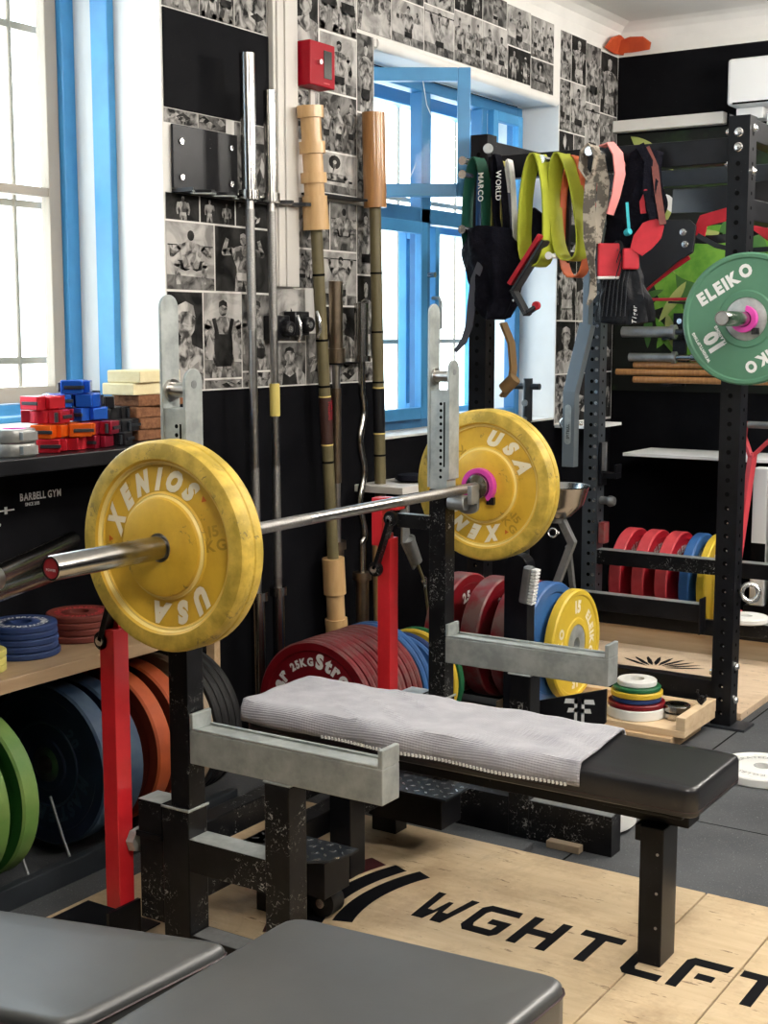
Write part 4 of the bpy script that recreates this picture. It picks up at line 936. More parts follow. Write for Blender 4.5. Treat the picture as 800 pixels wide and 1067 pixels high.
# ------------------------------------------------------------------ photo prints
def fig(m, cx, cz, h, pose, mi=3, dk=2, fw=1.0, clip=(-99,99,-99,99)):
    """flat printed figure in wall coordinates (y, z)"""
    X0 = -.9980
    def pg(pl, lift, mm):
        q = [(cx + p[0]*h*fw, cz + p[1]*h) for p in pl]
        for ax, lim, sg in ((0, clip[0], 1), (0, clip[1], -1), (1, clip[2], 1), (1, clip[3], -1)):
            out = []
            for i in range(len(q)):
                a, b = q[i-1], q[i]; ia, ib = (a[ax]-lim)*sg >= 0, (b[ax]-lim)*sg >= 0
                if ia != ib: t_ = (lim-a[ax])/(b[ax]-a[ax]); out.append((a[0]+(b[0]-a[0])*t_, a[1]+(b[1]-a[1])*t_))
                if ib: out.append(b)
            q = out
            if len(q) < 3: return
        m.m = mm; m.prism(q, (X0+lift,0,0), (0,1,0), (0,0,1), (1,0,0), .0003)
    def ell(x, z, a, b, lift, mm, n=12): pg([(x+a*math.cos(2*PI*i/n), z+b*math.sin(2*PI*i/n)) for i in range(n)], lift, mm)
    def limb(x0,z0,x1,z1,w0,w1,lift,mm):
        d = Vector((x1-x0, z1-z0)).normalized(); q = Vector((-d.y, d.x)); pg([(x0+q.x*w0,z0+q.y*w0),(x0-q.x*w0,z0-q.y*w0),(x1-q.x*w1,z1-q.y*w1),(x1+q.x*w1,z1+q.y*w1)], lift, mm)
        ell(x0, z0, w0, w0, lift, mm, 8)
    if pose == 'bust':
        pg([(-.42,0),(.42,0),(.40,.25),(.22,.42),(.08,.47),(.07,.55),(-.07,.55),(-.08,.47),(-.22,.42),(-.40,.25)], .0004, mi); ell(0,.70,.13,.17,.0008,mi); pg([(-.13,.74),(-.1,.86),(0,.9),(.1,.86),(.13,.74),(.05,.80),(-.05,.80)], .0012, dk); pg([(-.2,0),(.2,0),(.16,.3),(0,.2),(-.16,.3)], .0012, dk); return
    sh, wa = .17, .10
    if pose == 'squat':
        pg([(-.36,.60),(.36,.60),(.36,.615),(-.36,.615)], .0002, dk)
        limb(-.08,.32,-.22,.34,.075,.055,.0004,dk); limb(.08,.32,.22,.34,.075,.055,.0004,dk); limb(-.22,.34,-.20,.05,.05,.035,.0006,mi); limb(.22,.34,.20,.05,.05,.035,.0006,mi)
        pg([(-.11,.28),(.11,.28),(.20,.60),(.07,.66),(-.07,.66),(-.20,.60)], .0008, mi)
        limb(-.18,.58,-.30,.46,.045,.035,.0010,mi); limb(.18,.58,.30,.46,.045,.035,.0010,mi); limb(-.30,.46,-.31,.60,.03,.025,.0012,mi); limb(.30,.46,.31,.60,.03,.025,.0012,mi)
        ell(0,.75,.055,.075,.0012,dk); return
    if pose == 'lifter':
        pg([(-.48,.93),(.48,.93),(.48,.945),(-.48,.945)], .0002, dk); ell(-.44,.937,.04,.13,.0003,dk); ell(.44,.937,.04,.13,.0003,dk)
    if pose == 'bench':
        pg([(-.4,.30),(.4,.30),(.4,.36),(-.4,.36)], .0002, dk); limb(-.25,.42,.2,.42,.09,.07,.0006,mi); ell(-.34,.44,.06,.06,.0008,mi); limb(.2,.42,.33,.10,.06,.04,.0006,mi); limb(-.15,.46,-.12,.75,.045,.03,.0008,mi); ell(-.12,.78,.17,.17,.0004,dk); ell(-.12,.78,.05,.05,.0009,1); return
    limb(-.06,.47,-.10,.24,.065,.045,.0004,mi); limb(-.10,.24,-.09,.0,.045,.025,.0004,mi); limb(.06,.47,.10,.24,.065,.045,.0004,mi); limb(.10,.24,.10,.0,.045,.025,.0004,mi)
    pg([(-.10,.45),(.10,.45),(.11,.58),(sh+.03,.76),(.12,.81),(.04,.83),(-.04,.83),(-.12,.81),(-sh-.03,.76),(-.11,.58)], .0006, mi)
    if pose == 'flex': A = [(-.18,.76,-.31,.74),(-.31,.74,-.25,.90),(.18,.76,.31,.74),(.31,.74,.25,.90)]
    elif pose == 'lifter': A = [(-.17,.78,-.24,.90),(-.24,.90,-.24,.94),(.17,.78,.24,.90),(.24,.90,.24,.94)]
    else: A = [(-.18,.76,-.23,.60),(-.23,.60,-.20,.46),(.18,.76,.23,.60),(.23,.60,.20,.46)]
    for i, (a, b, c, d) in enumerate(A): limb(a,b,c,d,.045 if i % 2 == 0 else .035,.035 if i % 2 == 0 else .025,.0008,mi)
    ell(0,.90,.05,.068,.0010,mi); pg([(-.05,.91),(-.045,.955),(0,.975),(.045,.955),(.05,.91),(0,.93)], .0012, dk)
    pg([(-.10,.43),(.10,.43),(.11,.52),(-.11,.52)] if pose != 'singlet' else [(-.09,.40),(.09,.40),(.11,.55),(.10,.70),(.13,.81),(.09,.82),(.05,.68),(-.05,.68),(-.09,.82),(-.13,.81),(-.10,.70),(-.11,.55)], .0012, dk)
POS = ['flex','stand','lifter','bust','bench','squat','pair']
PT = {'flex':'flexing both arms', 'stand':'standing at ease', 'lifter':'pressing a bar overhead', 'bust':'shown from the chest up', 'bench':'lying on a bench press', 'squat':'squatting under a bar', 'pair':'of two men side by side', 'singlet':'of a bearded man in a dark singlet', 'trio':'of a group of men', 'leaves':'of tangled limbs'}
def photo(y0, y1, z0, z1, pose, bg, where, rot=0):
    m = MB(); g_ = .0028
    m.m = 0; m.box(-.9995, -.9988, y0+.0015, y1-.0015, z0+.0015, z1-.0015)
    m.m = {'light':1, 'mid':4, 'dark':2, 'mix':5}[bg]; m.box(-.9988, -.9983, y0+g_, y1-g_, z0+g_, z1-g_)
    w, h = y1-y0-2*g_, z1-z0-2*g_; cy = (y0+y1)/2; mi = 3 if bg != 'dark' else 3; dk = 2 if bg != 'dark' else 1
    if bg == 'light':   # darker floor strip
        m.m = 4; m.prism([(y0+g_,z0+g_),(y1-g_,z0+g_),(y1-g_,z0+g_+h*.18),(y0+g_,z0+g_+h*.22)], (-.99825,0,0), (0,1,0), (0,0,1), (1,0,0), .0002)
    H = h*.92; fw = min(1.25, w/(H*.62)); clip = (y0+g_, y1-g_, z0+g_, z1-g_)
    if pose in ('pair','trio'):
        n = 2 if pose == 'pair' else 3
        for i in range(n): fig(m, y0+g_ + w*(i+.5)/n, z0+g_-h*.25, H*(1.28-.08*(i % 2)), 'stand', mi, dk, min(1.15, fw/n*1.7), clip)
    elif pose == 'leaves':
        rr = random.Random(int(y0*1000+z0*77))
        for i in range(7):
            a, b = rr.uniform(.12,.88), rr.uniform(.12,.88); m.m = (3,2,1,5)[i % 4]; q = rr.uniform(0,PI); L = .22
            dx, dz = math.cos(q)*w*L, math.sin(q)*h*L*.7; cx, cz_ = y0+g_+w*a, z0+g_+h*b
            cl = lambda v, lo, hi: min(max(v, lo+.002), hi-.002)
            m.prism([(cl(cx-dx,y0+g_,y1-g_), cl(cz_-dz,z0+g_,z1-g_)), (cl(cx-dz*.4,y0+g_,y1-g_), cl(cz_+dx*.4,z0+g_,z1-g_)), (cl(cx+dx,y0+g_,y1-g_), cl(cz_+dz,z0+g_,z1-g_)), (cl(cx+dz*.4,y0+g_,y1-g_), cl(cz_-dx*.4,z0+g_,z1-g_))], (-.9982+i*.0001,0,0), (0,1,0), (0,0,1), (1,0,0), .0002)
    elif pose in ('bust','bench'): fig(m, cy, z0+g_-h*.02, H*1.12, pose, mi, dk, fw*1.2, clip)
    elif pose in ('squat',): fig(m, cy, z0+g_+h*.02, H*1.15, pose, mi, dk, fw*1.1, clip)
    else: fig(m, cy, z0+g_-h*.42, H*1.5, pose, mi, dk, min(fw*1.0, 1.15), clip)
    o = m.build('photo_print', ['ph_white','ph_light','ph_dark','ph_skin','ph_mid','ph_mix'], None, origin=((-.9995), (y0+y1)/2, z0))
    tone = {'light':'pale','mid':'grey','dark':'dark','mix':'mottled'}[bg]
    tag(o, f'{tone} photo {PT[pose]}, {where}', 'photo', 'black and white photos pasted on the left wall')
PH = [
 # strip by the near window
 (.457,.635,2.395,2.62,'flex','mid','top strip over the black board, left'), (.635,.81,2.395,2.62,'pair','mid','top strip over the black board, middle'), (.81,.983,2.395,2.62,'leaves','mix','top strip over the black board, right'),
 (.457,.635,2.622,2.83,'stand','mid','uppermost over the black board, left'), (.637,.81,2.622,2.83,'bust','dark','uppermost over the black board, middle'), (.812,.983,2.622,2.83,'stand','mix','uppermost over the black board, right'),
 (.457,.62,2.047,2.094,'leaves','mix','thin strip between board and bar holder, left'), (.62,.76,2.047,2.094,'leaves','mid','thin strip between board and bar holder, middle'), (.80,.983,1.86,2.094,'leaves','mid','behind the upright barbells at the holder'),
 (.457,.62,1.752,1.838,'stand','dark','just under the bar holder, left'), (.622,.80,1.752,1.838,'pair','dark','just under the bar holder, middle'), (.802,.983,1.752,1.838,'leaves','dark','just under the bar holder, right'),
 (.455,.69,1.535,1.75,'squat','light','left under the bar holder'), (.692,.985,1.535,1.75,'flex','dark','behind the two barbells under the holder'),
 (.455,.628,1.215,1.532,'bust','dark','behind the near galvanised hook'), (.630,.825,1.250,1.532,'singlet','light','left of the two upright barbells'), (.630,.825,1.215,1.248,'leaves','mid','sliver at the bottom edge under the singlet photo'), (.827,.99,1.27,1.532,'stand','mid','behind the upright barbells'), (.827,.99,1.215,1.268,'leaves','mix','sliver behind the upright barbells'),
 # between casing and far window
 (.992,1.19,1.37,1.555,'leaves','light','under the casing board'), (.992,1.19,1.215,1.368,'bust','mid','below the black lever collars'), (1.192,1.35,1.215,1.40,'leaves','mid','behind the ringed wooden rod, lowest'),
 (1.127,1.28,2.60,2.83,'leaves','mix','uppermost right of the casing board'), (1.127,1.28,2.41,2.60,'bust','dark','above the red key box'), (1.282,1.525,2.475,2.83,'pair','light','tall one right of the key box top'),
 (1.29,1.522,2.265,2.47,'stand','light','right of the red key box'), (1.524,1.636,2.22,2.505,'flex','mid','narrow one at the window corner, upper'), (1.127,1.28,2.075,2.25,'pair','mix','under the red key box'), (1.282,1.522,2.055,2.262,'trio','mid','beside the ringed wooden end'),
 (1.282,1.522,1.905,2.052,'bench','light','beside the ringed wooden end, lower'), (1.524,1.636,1.90,2.217,'leaves','mix','narrow one at the window corner, behind the plain rod'), (1.127,1.345,1.70,1.878,'leaves','mid','left one below the short lip'), (1.347,1.52,1.70,1.878,'squat','mid','middle one below the short lip'), (1.522,1.636,1.62,1.878,'stand','mid','narrow one beside the plain rod'),
 (1.127,1.30,1.558,1.698,'pair','mix','between the rods above the curl bar'), (1.302,1.52,1.50,1.698,'lifter','light','above the short bars'), (1.302,1.52,1.302,1.498,'bust','dark','behind the short bars'), (1.522,1.636,1.30,1.618,'stand','dark','behind the plain rod, lower'), (1.352,1.636,1.215,1.29,'leaves','mix','lowest strip behind the short bars'),
 # band over the far window
 (1.527,1.76,2.515,2.85,'bust','dark','left over the far window'), (1.762,2.0,2.515,2.68,'flex','light','first small one over the far window'), (2.002,2.24,2.515,2.70,'lifter','light','man at a wheel, over the far window'), (2.242,2.48,2.515,2.72,'trio','light','third over the far window'), (2.482,2.71,2.515,2.72,'pair','light','fourth over the far window'),
 (1.762,2.0,2.682,2.84,'trio','mid','upper row over the far window, first'), (2.002,2.24,2.702,2.84,'leaves','mix','upper row over the far window, second'), (2.242,2.48,2.722,2.84,'pair','dark','upper row over the far window, third'), (2.482,2.70,2.722,2.84,'flex','mid','upper row over the far window, fourth'),
 (2.712,2.935,2.515,2.66,'pair','dark','right end over the far window, lower'), (2.702,2.93,2.662,2.835,'flex','light','right end over the far window, upper'), (2.937,3.17,2.505,2.645,'bench','mid','over the right window corner, lower'), (2.932,3.17,2.647,2.83,'trio','light','over the right window corner, upper'),
 # right of far window
 (3.24,3.36,2.60,2.82,'leaves','mix','right of the far window, top first'), (3.362,3.528,2.60,2.82,'flex','dark','right of the far window, top second'), (3.53,3.70,2.53,2.81,'stand','mid','right of the far window, top third'), (3.702,3.915,2.50,2.80,'stand','dark','top one in the far corner'),
 (3.24,3.36,2.36,2.598,'pair','mix','right of the far window, second row first'), (3.362,3.528,2.36,2.598,'stand','light','right of the far window, second row second'), (3.53,3.70,2.26,2.528,'lifter','light','right of the far window, second row third'), (3.702,3.915,2.26,2.498,'leaves','mid','second row in the far corner'),
 (3.24,3.40,2.14,2.358,'leaves','dark','right of the far window, third row first'), (3.402,3.528,2.14,2.358,'stand','mid','right of the far window, third row second'), (3.53,3.70,2.03,2.258,'flex','dark','third row behind the bands'), (3.702,3.915,2.03,2.258,'pair','mid','third row in the far corner')]
for row, z0 in enumerate((1.80,1.46,1.20,.96)):  # shade behind the rack is put into these mostly darker prints
    for col, (ya, yb) in enumerate(((3.24,3.46), (3.462,3.68), (3.682,3.915))):
        PH.append((ya, yb, z0, (2.028 if row == 0 else (1.798, 1.458, 1.198)[row-1]), ('leaves','stand','bust','flex')[(row+col) % 4], 'dark' if (row+col) % 3 else 'mix', f'strip behind the rack, row {("one","two","three","four")[row]}, column {("one","two","three")[col]}'))
for q in PH: photo(*q)

# ------------------------------------------------------------------ power rack
pr = thing('power_rack', 'tall black perforated power rack standing behind the bench', 'weight rack', (-.17,2.45,FL))
HT = {(-1,0): 2.155, (1,0): 2.142, (-1,1): 2.16, (1,1): 2.16}
for ix, x0 in ((-1,-.725), (1,.298)):
    for iy, y0 in ((0,1.90), (1,2.985)):
        x1, y1, zt = x0+.074, y0+.075, HT[(ix,iy)]
        mt = 'perf_steel' if (ix, iy) == (-1,1) else 'black_steel'
        m = MB().box(x0, x1, y0, y1, FL+.01, zt); m.m = 1
        for k in range(43):
            z = .03 + .05*k
            if z > zt-.03: break
            m.disc((x0+.036, y0-.0002, z), (0,-1,0), .0085, .0006, 12); m.disc((x1+.0002, y0+.037, z), (1,0,0), .0065, .0006, 10)
            if (ix, iy) == (-1,1): m.m = 2; m.disc((x0+.058, y0-.0002, z+.001), (0,-1,0), .0085, .0010, 10); m.m = 1  # bright spots beside the holes paint light caught inside the tube
            elif z < .8: m.m = 2; m.disc((x0+.041, y0-.0007, z-.003), (0,-1,0), .0034, .0004, 6); m.m = 1  # small painted glints at the lower holes
        u = m.build('upright', [mt, 'dark', 'silverline'], pr)
        MB().box(x0-.03, x1+.06, y0-.02, y1+.02, FL, FL+.0095).build('foot_plate', 'grey_steel', pr, .002)
# beams
MB().box(-.651, .298, 1.91, 1.975, 1.985, 2.072).build('front_crossbeam', 'black_steel', pr, .003)
MB().box(-.651, .298, 2.99, 3.055, 2.035, 2.105).build('rear_crossbeam', 'grey_steel', pr, .003)
MB().box(-.651, .298, 1.91, 1.965, .055, .142).build('base_crossbeam', 'black_steel', pr, .003)
MB().box(-.651, .298, 2.99, 3.055, .333, .40).box(.372, .9, 2.99, 3.055, .333, .40).build('storage_rail', 'black_metal', pr, .003)
m = MB().box(-.651, .298, 2.992, 3.053, .4003, .4012); m.box(.375, .9, 2.992, 3.053, .4003, .4012); m.build('worn_lit_rail_top', 'galv', pr)  # worn tops, coloured brighter for the light they reflect
m = MB().box(-.83, -.075, 2.80, 2.86, .155, .232); m.box(-.078, -.072, 2.79, 2.865, .10, .26); m.build('storage_rail', 'black_steel', pr, .003)
MB().box(-.828, -.08, 2.803, 2.857, .2323, .2332).build('worn_lit_rail_top', 'galv', pr)
MB().box(.10, .9, 2.80, 2.86, .115, .175).build('storage_rail', 'black_metal', pr, .003)
MB().box(.103, .9, 2.803, 2.857, .1753, .1762).build('worn_lit_rail_top', 'galv', pr)
MB().box(-.65, 1.1, 2.87, 2.898, .085, .155).build('lower_rail', 'black_steel', pr, .003)
for x0 in (-.722, .302):
    MB().box(x0, x0+.066, 1.976, 2.984, 2.06, 2.135).build('side_beam', 'black_steel', pr, .003)
    MB().box(x0, x0+.066, 1.976, 2.984, 1.79, 1.865).build('side_beam', 'black_steel', pr, .003)
MB().box(-.722,-.656, 1.976, 2.984, .055, .13).build('base_side_beam', 'black_steel', pr, .003)
MB().box(.302,.36, 2.1, 2.984, .055, .08)
# gusset plates & bolts
m = MB()
for z in (2.10, 2.01): m.box(.294, .2979, 1.905, 1.97, z-.055, z+.05)
m.build('gusset_plate', 'black_steel', pr, .001)
bolts = [((.334,1.90,2.085),(0,-1,0)), ((.334,1.90,2.035),(0,-1,0)), ((.372,1.94,2.10),(1,0,0)), ((.372,1.94,1.955),(1,0,0)), ((.294,1.925,2.09),(-1,0,0)), ((.294,1.925,1.985),(-1,0,0)), ((.372,1.94,.20),(1,0,0)), ((.372,1.94,.075),(1,0,0)), ((.295,1.93,.17),(-1,0,0)), ((-.651,1.93,.16),(1,0,0)), ((-.60,2.99,.07),(0,-1,0))]
for p, n in bolts:
    MB().lathe([(0,0),(.016,0),(.016,.004),(.0125,.006),(.010,.013),(0,.015)], p, n, 16).build('bolt', 'silverline', pr)
MB().lathe([(0,0),(.018,0),(.02,.004),(.018,.008),(0,.008)], (-.651,1.905,2.10), (.6,-.8,0), 18).build('pulley_cap', 'galv_grey', pr)
# band pegs
for x, z, y0 in ((-.69,2.045,1.90), (-.69,1.995,1.90), (-.365,2.03,1.91), (-.175,2.045,1.91), (-.69,1.79,1.90)):
    MB().cyl((x,y0,z), (x,y0-.12,z), .013, seg=18).cyl((x,y0-.12,z), (x,y0-.125,z), .0165, seg=18).build('band_peg', 'silverline', pr)
# eyebolt rings
def ring(loc, ax, R_, r_, lb, shank=None):
    n = 22; a = Vector(ax).normalized(); u = a.orthogonal().normalized(); w = a.cross(u)
    m = MB().tube([Vector(loc) + (u*math.cos(2*PI*i/n) + w*math.sin(2*PI*i/n))*R_ for i in range(n)], r_, 10, True)
    if shank: m.cyl(Vector(loc) + Vector(shank)*.9, Vector(loc) + Vector(shank)*(R_/Vector(shank).length), r_*1.3, seg=12)
    o = m.build('eye_bolt', 'silverline', None); tag(o, lb, 'eye bolt'); return o
ring((.415,1.945,.475), (.3,-1,.2), .030, .010, 'silver eye bolt ring on the right upright of the power rack', (-.04,0,0))
ring((-.79,2.93,.985), (.3,-1,0), .024, .0075, 'silver ring high beside the perforated rear upright', (.07,.05,0))
ring((-.85,2.93,.47), (.3,-1,.3), .020, .006, 'silver ring low beside the perforated rear upright', (.03,.02,0))
# jammer arm parked beside the rear upright
t = thing('jammer_arm', 'grey bent lever arm hanging left of the perforated rear upright', 'lever arm', (-.76,2.9,.78))
MB().beam((-.752,2.9,.79), (-.752,2.9,1.14), .06, .05, (0,1,0)).beam((-.752,2.9,1.13), (-.69,2.93,1.44), .06, .05, (0,1,0)).beam((-.69,2.93,1.42),(-.69,2.93,1.90), .03,.05,(0,1,0)).build('arm', mat('blue_grey_steel', (.16,.19,.21), .4, .3), t, .002)
m = MB(); k0 = 10; pl = [(.016*math.cos(PI*i/k0), .075+.016*math.sin(PI*i/k0)) for i in range(k0+1)] + [(.016*math.cos(PI+PI*i/k0), -.075+.016*math.sin(PI+PI*i/k0)) for i in range(k0+1)]
m.prism(pl, (-.752,2.8695,.985), (1,0,0), (0,0,1), (0,-1,0), .001); m.m = 1; text(m, 'SPITBULL', (-.752+.008,2.868,.92), (0,0,1), (-1,0,0), .014, .8); m.build('name_badge', ['galv', 'dark'], t)
# J-hooks on the rear upright
t = thing('j_hook', 'small black steel hook pinned to the right side of the perforated rear upright', 'rack hook', (-.60,3.0,.75))
MB().box(-.6445, -.632, 2.98, 3.05, .70, .90).box(-.632, -.56, 2.99, 3.05, .735, .76).box(-.572,-.56,2.99,3.05,.76,.80).build('body', 'black_steel', t, .002)
m = MB().box(-.632, -.612, 2.985, 3.0, .77, .90); m.build('face_plate', 'galv_grey', t, .001)
MB().cyl((-.6445,3.02,.63), (-.58,3.0,.63), .018, seg=14).lathe([(0,0),(.024,0),(.026,.01),(.02,.03),(0,.032)], (-.60,3.0,.63), (1,0,0), 10).build('pull_pin', 'galv_grey', t)
MB().box(-.6445, -.61, 2.985, 3.04, .43, .53).build('lower_block', 'p_redrim', t, .006)

# green plate on a second barbell in the power rack
t2 = barbell((.415, 1.86, 1.447), 'second barbell, held by the power rack with a green plate on it', -.31, 1.9, .045, 1.36, 'bar')
t2.location.z = 1.447
def green_letters(m):
    cc_ = Vector((.415,1.7948,1.447))
    for (s_, r_, a_, sz, sx_) in (('ELEIKO', .122, 122, .040, .92), ('10', .112, 212, .050, 1.0), ('WEIGHTLIFTING', .178, 212, .010, .9), ('TRAINING', .098, 212, .010, .9), ('ELEIKO', .13, 304, .036, .9)):
        a = R(a_); d = Vector((math.cos(a),0,math.sin(a))); rt = Vector((d.z,0,-d.x)); text(m, s_, cc_ + d*r_, rt, d, sz, sx_, 0, .06, .12, True)
gp2 = bumper('bumper_plate', 'green bumper plate with white lettering on the barbell in the power rack', (.415,1.79,1.447), NY, .04, .225, ('p_eleiko','p_eleiko'),
  None, green_letters, 'purewhite', hub=.074, hubmat='galv', ud=FY, rim=.016)
pink_clip((.415,1.787,1.447), 'magenta clamp collar in front of the green plate', 150)
t = thing('j_hook', 'black steel cup holding the barbell at the right upright of the power rack', 'rack hook', (.39,1.93,1.38))
MB().box(.3725, .44, 1.905, 1.97, 1.395, 1.4315).box(.43, .442, 1.905, 1.97, 1.43, 1.47).build('body', 'black_steel', t, .002)

# bands hanging from the pegs
def teardrop(cx, cz, w, h, tilt=0, n=28):
    out = []
    for i in range(n):
        t_ = 2*PI*i/n; a = math.copysign(abs(math.sin(t_))**.75, math.sin(t_)); c_ = math.cos(t_); zz = -h*(1-math.copysign(abs(c_)**.8, c_))/2; k = .45 + .55*((1-c_)/2)**.7
        out.append((cx + a*w/2*k + tilt*zz, cz + zz))
    return out
def band(label, mt, x, z, w, h, y, bw, grp=None, wd=(0,1,0), tilt=0, name='resistance_band', th=.005, txt=None):
    pts = [(a, y, b) for a, b in teardrop(x, z, w, h, tilt)]
    m = MB().ribbon(pts, wd, bw, th, True)
    mats = [mt, 'purewhite']
    if txt: m.m = 1; text(m, txt, (x+w*.22, y-bw/2-.004, z-.06), (0,0,-1), (1,0,0), .022, .9)
    o = m.build(name, mats, None); tag(o, label, 'resistance band', grp); return o
W1 = (.25,1,0)
band('dark green resistance band with pale lettering on the leftmost peg', 'dgreen', -.655, 2.058, .105, .37, 1.83, .058, wd=W1, txt='MARCO')
band('pale blue band hanging inside the dark green one', 'p_bluelt', -.645, 2.045, .03, .31, 1.85, .03, wd=W1)
band('yellow band hanging between the dark green and the lettered one', 'p_fyel', -.575, 2.045, .05, .34, 1.865, .045, wd=W1)
band('navy band hanging lowest beside the dark green one', 'navy', -.555, 2.02, .07, .365, 1.87, .045, wd=W1)
band('white band next to the lettered strap', 'purewhite', -.53, 2.045, .04, .40, 1.85, .028, wd=W1, tilt=-.05)
band('black lettered strap right of the dark green band', 'darkfab', -.565, 2.062, .05, .30, 1.815, .036, wd=W1, txt='WORLD', tilt=-.10)
band('wide lime green resistance band, left of the two', 'lime', -.385, 2.05, .125, .405, 1.80, .074, 'lime green bands', wd=W1, tilt=.0, th=.006)
band('wide lime green resistance band, right of the two', 'lime', -.305, 2.05, .125, .385, 1.835, .074, 'lime green bands', wd=W1, tilt=-.13, th=.006)
band('orange resistance band peeking out behind the lime ones', 'orangeband', -.275, 2.045, .12, .44, 1.885, .05, wd=W1, tilt=-.02)
band('red strap loop on the rack behind the lime bands', 'redfab', -.19, 1.95, .06, .09, 1.885, .05, wd=W1)
t = thing('peg_cap', 'round white peg end under the lime bands', 'peg', (-.33,1.8,1.63))
MB().cyl((-.315,1.90,1.660), (-.315,1.76,1.660), .009, seg=16).cyl((-.315,1.76,1.660), (-.315,1.757,1.660), .014, seg=20).build('peg', 'purewhite', t)
t.location.z = 1.65
MB().beam((-.315,1.905,1.66),(-.315,1.905,1.985),.03,.02,(0,1,0)).build('peg_strut', 'black_steel', t)
# camo strap
m = MB().ribbon([(-.175,1.80,2.07), (-.20,1.80,2.045), (-.205,1.80,1.99), (-.175,1.80,1.945), (-.155,1.80,1.96), (-.145,1.80,2.02), (-.16,1.80,2.06)], (0.3,1,0), .045, .005, True)
m.ribbon([(-.165,1.79,1.96), (-.172,1.79,1.85), (-.165,1.79,1.74), (-.16,1.79,1.66), (-.15,1.79,1.60), (-.145,1.78,1.54), (-.165,1.78,1.50)], [(1,.2,0)]*3+[(1,-.4,0)]*2+[(1,.3,0)]*2, [.042,.045,.05,.035,.025,.028,.012], .005)
m.ribbon([(-.14,1.80,2.03), (-.122,1.80,1.93), (-.128,1.80,1.83), (-.145,1.80,1.72)], (1,.2,0), [.035,.045,.04,.03], .005)
o = m.build('camouflage_strap', 'camo', None); tag(o, 'camouflage patterned strap knotted over a peg and hanging down', 'strap')
def drape(name, label, cat, mt, path, widths, depth, seed, n=16, nz=.35):
    """soft hanging bundle: elliptical sections along a path with folds"""
    m = MB(); k = 0; N = 26; P = [Vector(p) for p in path]; vs = []; rows = []
    S = 8*(len(P)-1)
    for i in range(S+1):
        f = i/S*(len(P)-1); a = min(int(f), len(P)-2); q = f-a; q2 = q*q*(3-2*q); c = P[a].lerp(P[a+1], q); w = widths[a]*(1-q2)+widths[a+1]*q2
        if i in (0, S): w *= .35
        for j in range(n*2):
            t_ = PI*j/n; ff = 1 + nz*mn.noise(Vector((math.cos(t_)*2.2+seed, math.sin(t_)*2.2, f*.9))) + .10*math.sin(t_*7+seed+f)
            vs.append(c + Vector((math.cos(t_)*w/2*ff, math.sin(t_)*depth/2*ff, 0)))
    K = n*2
    m.add(vs, [(i*K+j, i*K+(j+1) % K, (i+1)*K+(j+1) % K, (i+1)*K+j) for i in range(S) for j in range(K)], True)
    m.add([vs[j] for j in range(K)], [tuple(range(K))], False); m.add([vs[S*K+j] for j in range(K)], [tuple(range(K-1,-1,-1))], False)
    o = m.build(name, mt, None, sharp=80); tag(o, label, cat); return o
drape('hanging_jacket', 'black garment bundled on the left rack upright below the green band', 'jacket', 'darkfab', [(-.60,1.815,1.80), (-.585,1.815,1.72), (-.56,1.815,1.62), (-.55,1.815,1.52), (-.56,1.815,1.45)], [.18,.23,.20,.15,.10], .12, 2)
m = MB().ribbon([(-.60,1.765,1.66), (-.625,1.765,1.60), (-.64,1.765,1.50), (-.645,1.76,1.43), (-.665,1.755,1.37), (-.70,1.75,1.33)], [(1,0,.2)]*6, [.03,.034,.034,.03,.026,.015], .006)
o = m.build('strap', 'slate', None); tag(o, 'slate grey strap dangling in front of the black garment', 'strap')
m = MB().ribbon([(-.54,1.87,1.68), (-.46,1.875,1.76), (-.40,1.88,1.84)], (.7,0,-.7), .09, .02)
o = m.build('belt_end', 'darkfab', None); tag(o, 'black belt end running up from the garment to the lime bands', 'belt')
m = MB(); m.beam((-.50,1.765,1.565), (-.375,1.765,1.745), .012, .055, (0,1,0)); m.m = 1
m.beam((-.515,1.755,1.59), (-.39,1.755,1.765), .016, .028, (0,1,0)); m.m = 0; m.beam((-.505,1.765,1.57), (-.445,1.765,1.475), .014, .05, (0,1,0)); m.beam((-.455,1.765,1.478), (-.41,1.765,1.505), .014, .035, (0,1,0)); m.m = 1
m.cyl((-.41,1.757,1.51), (-.41,1.773,1.51), .016, seg=12); m.m = 2
for p in ((-.455,1.757,1.635), (-.50,1.757,1.572), (-.50,1.757,1.53)): m.disc(p, (0,-1,0), .006, .004, 8)
o = m.build('hook_arm', ['alu_black','redfab','silverline'], None, .002); o.location.x += .045; o.location.z -= .01; tag(o, 'black and red angular steel hook hanging under the lime bands', 'hook')
m = MB().ribbon([(-.62,1.985,1.56), (-.585,1.99,1.48), (-.575,1.99,1.38), (-.585,1.99,1.31), (-.62,1.985,1.27)], (0,1,0), .05, .01)
m.cyl((-.60,1.96,1.30), (-.55,1.96,1.345), .026, seg=14)
o = m.build('carry_strap', 'brownstrap', None); o.location.z -= .12; tag(o, 'tan strap with a roll beside the left rack upright', 'strap')
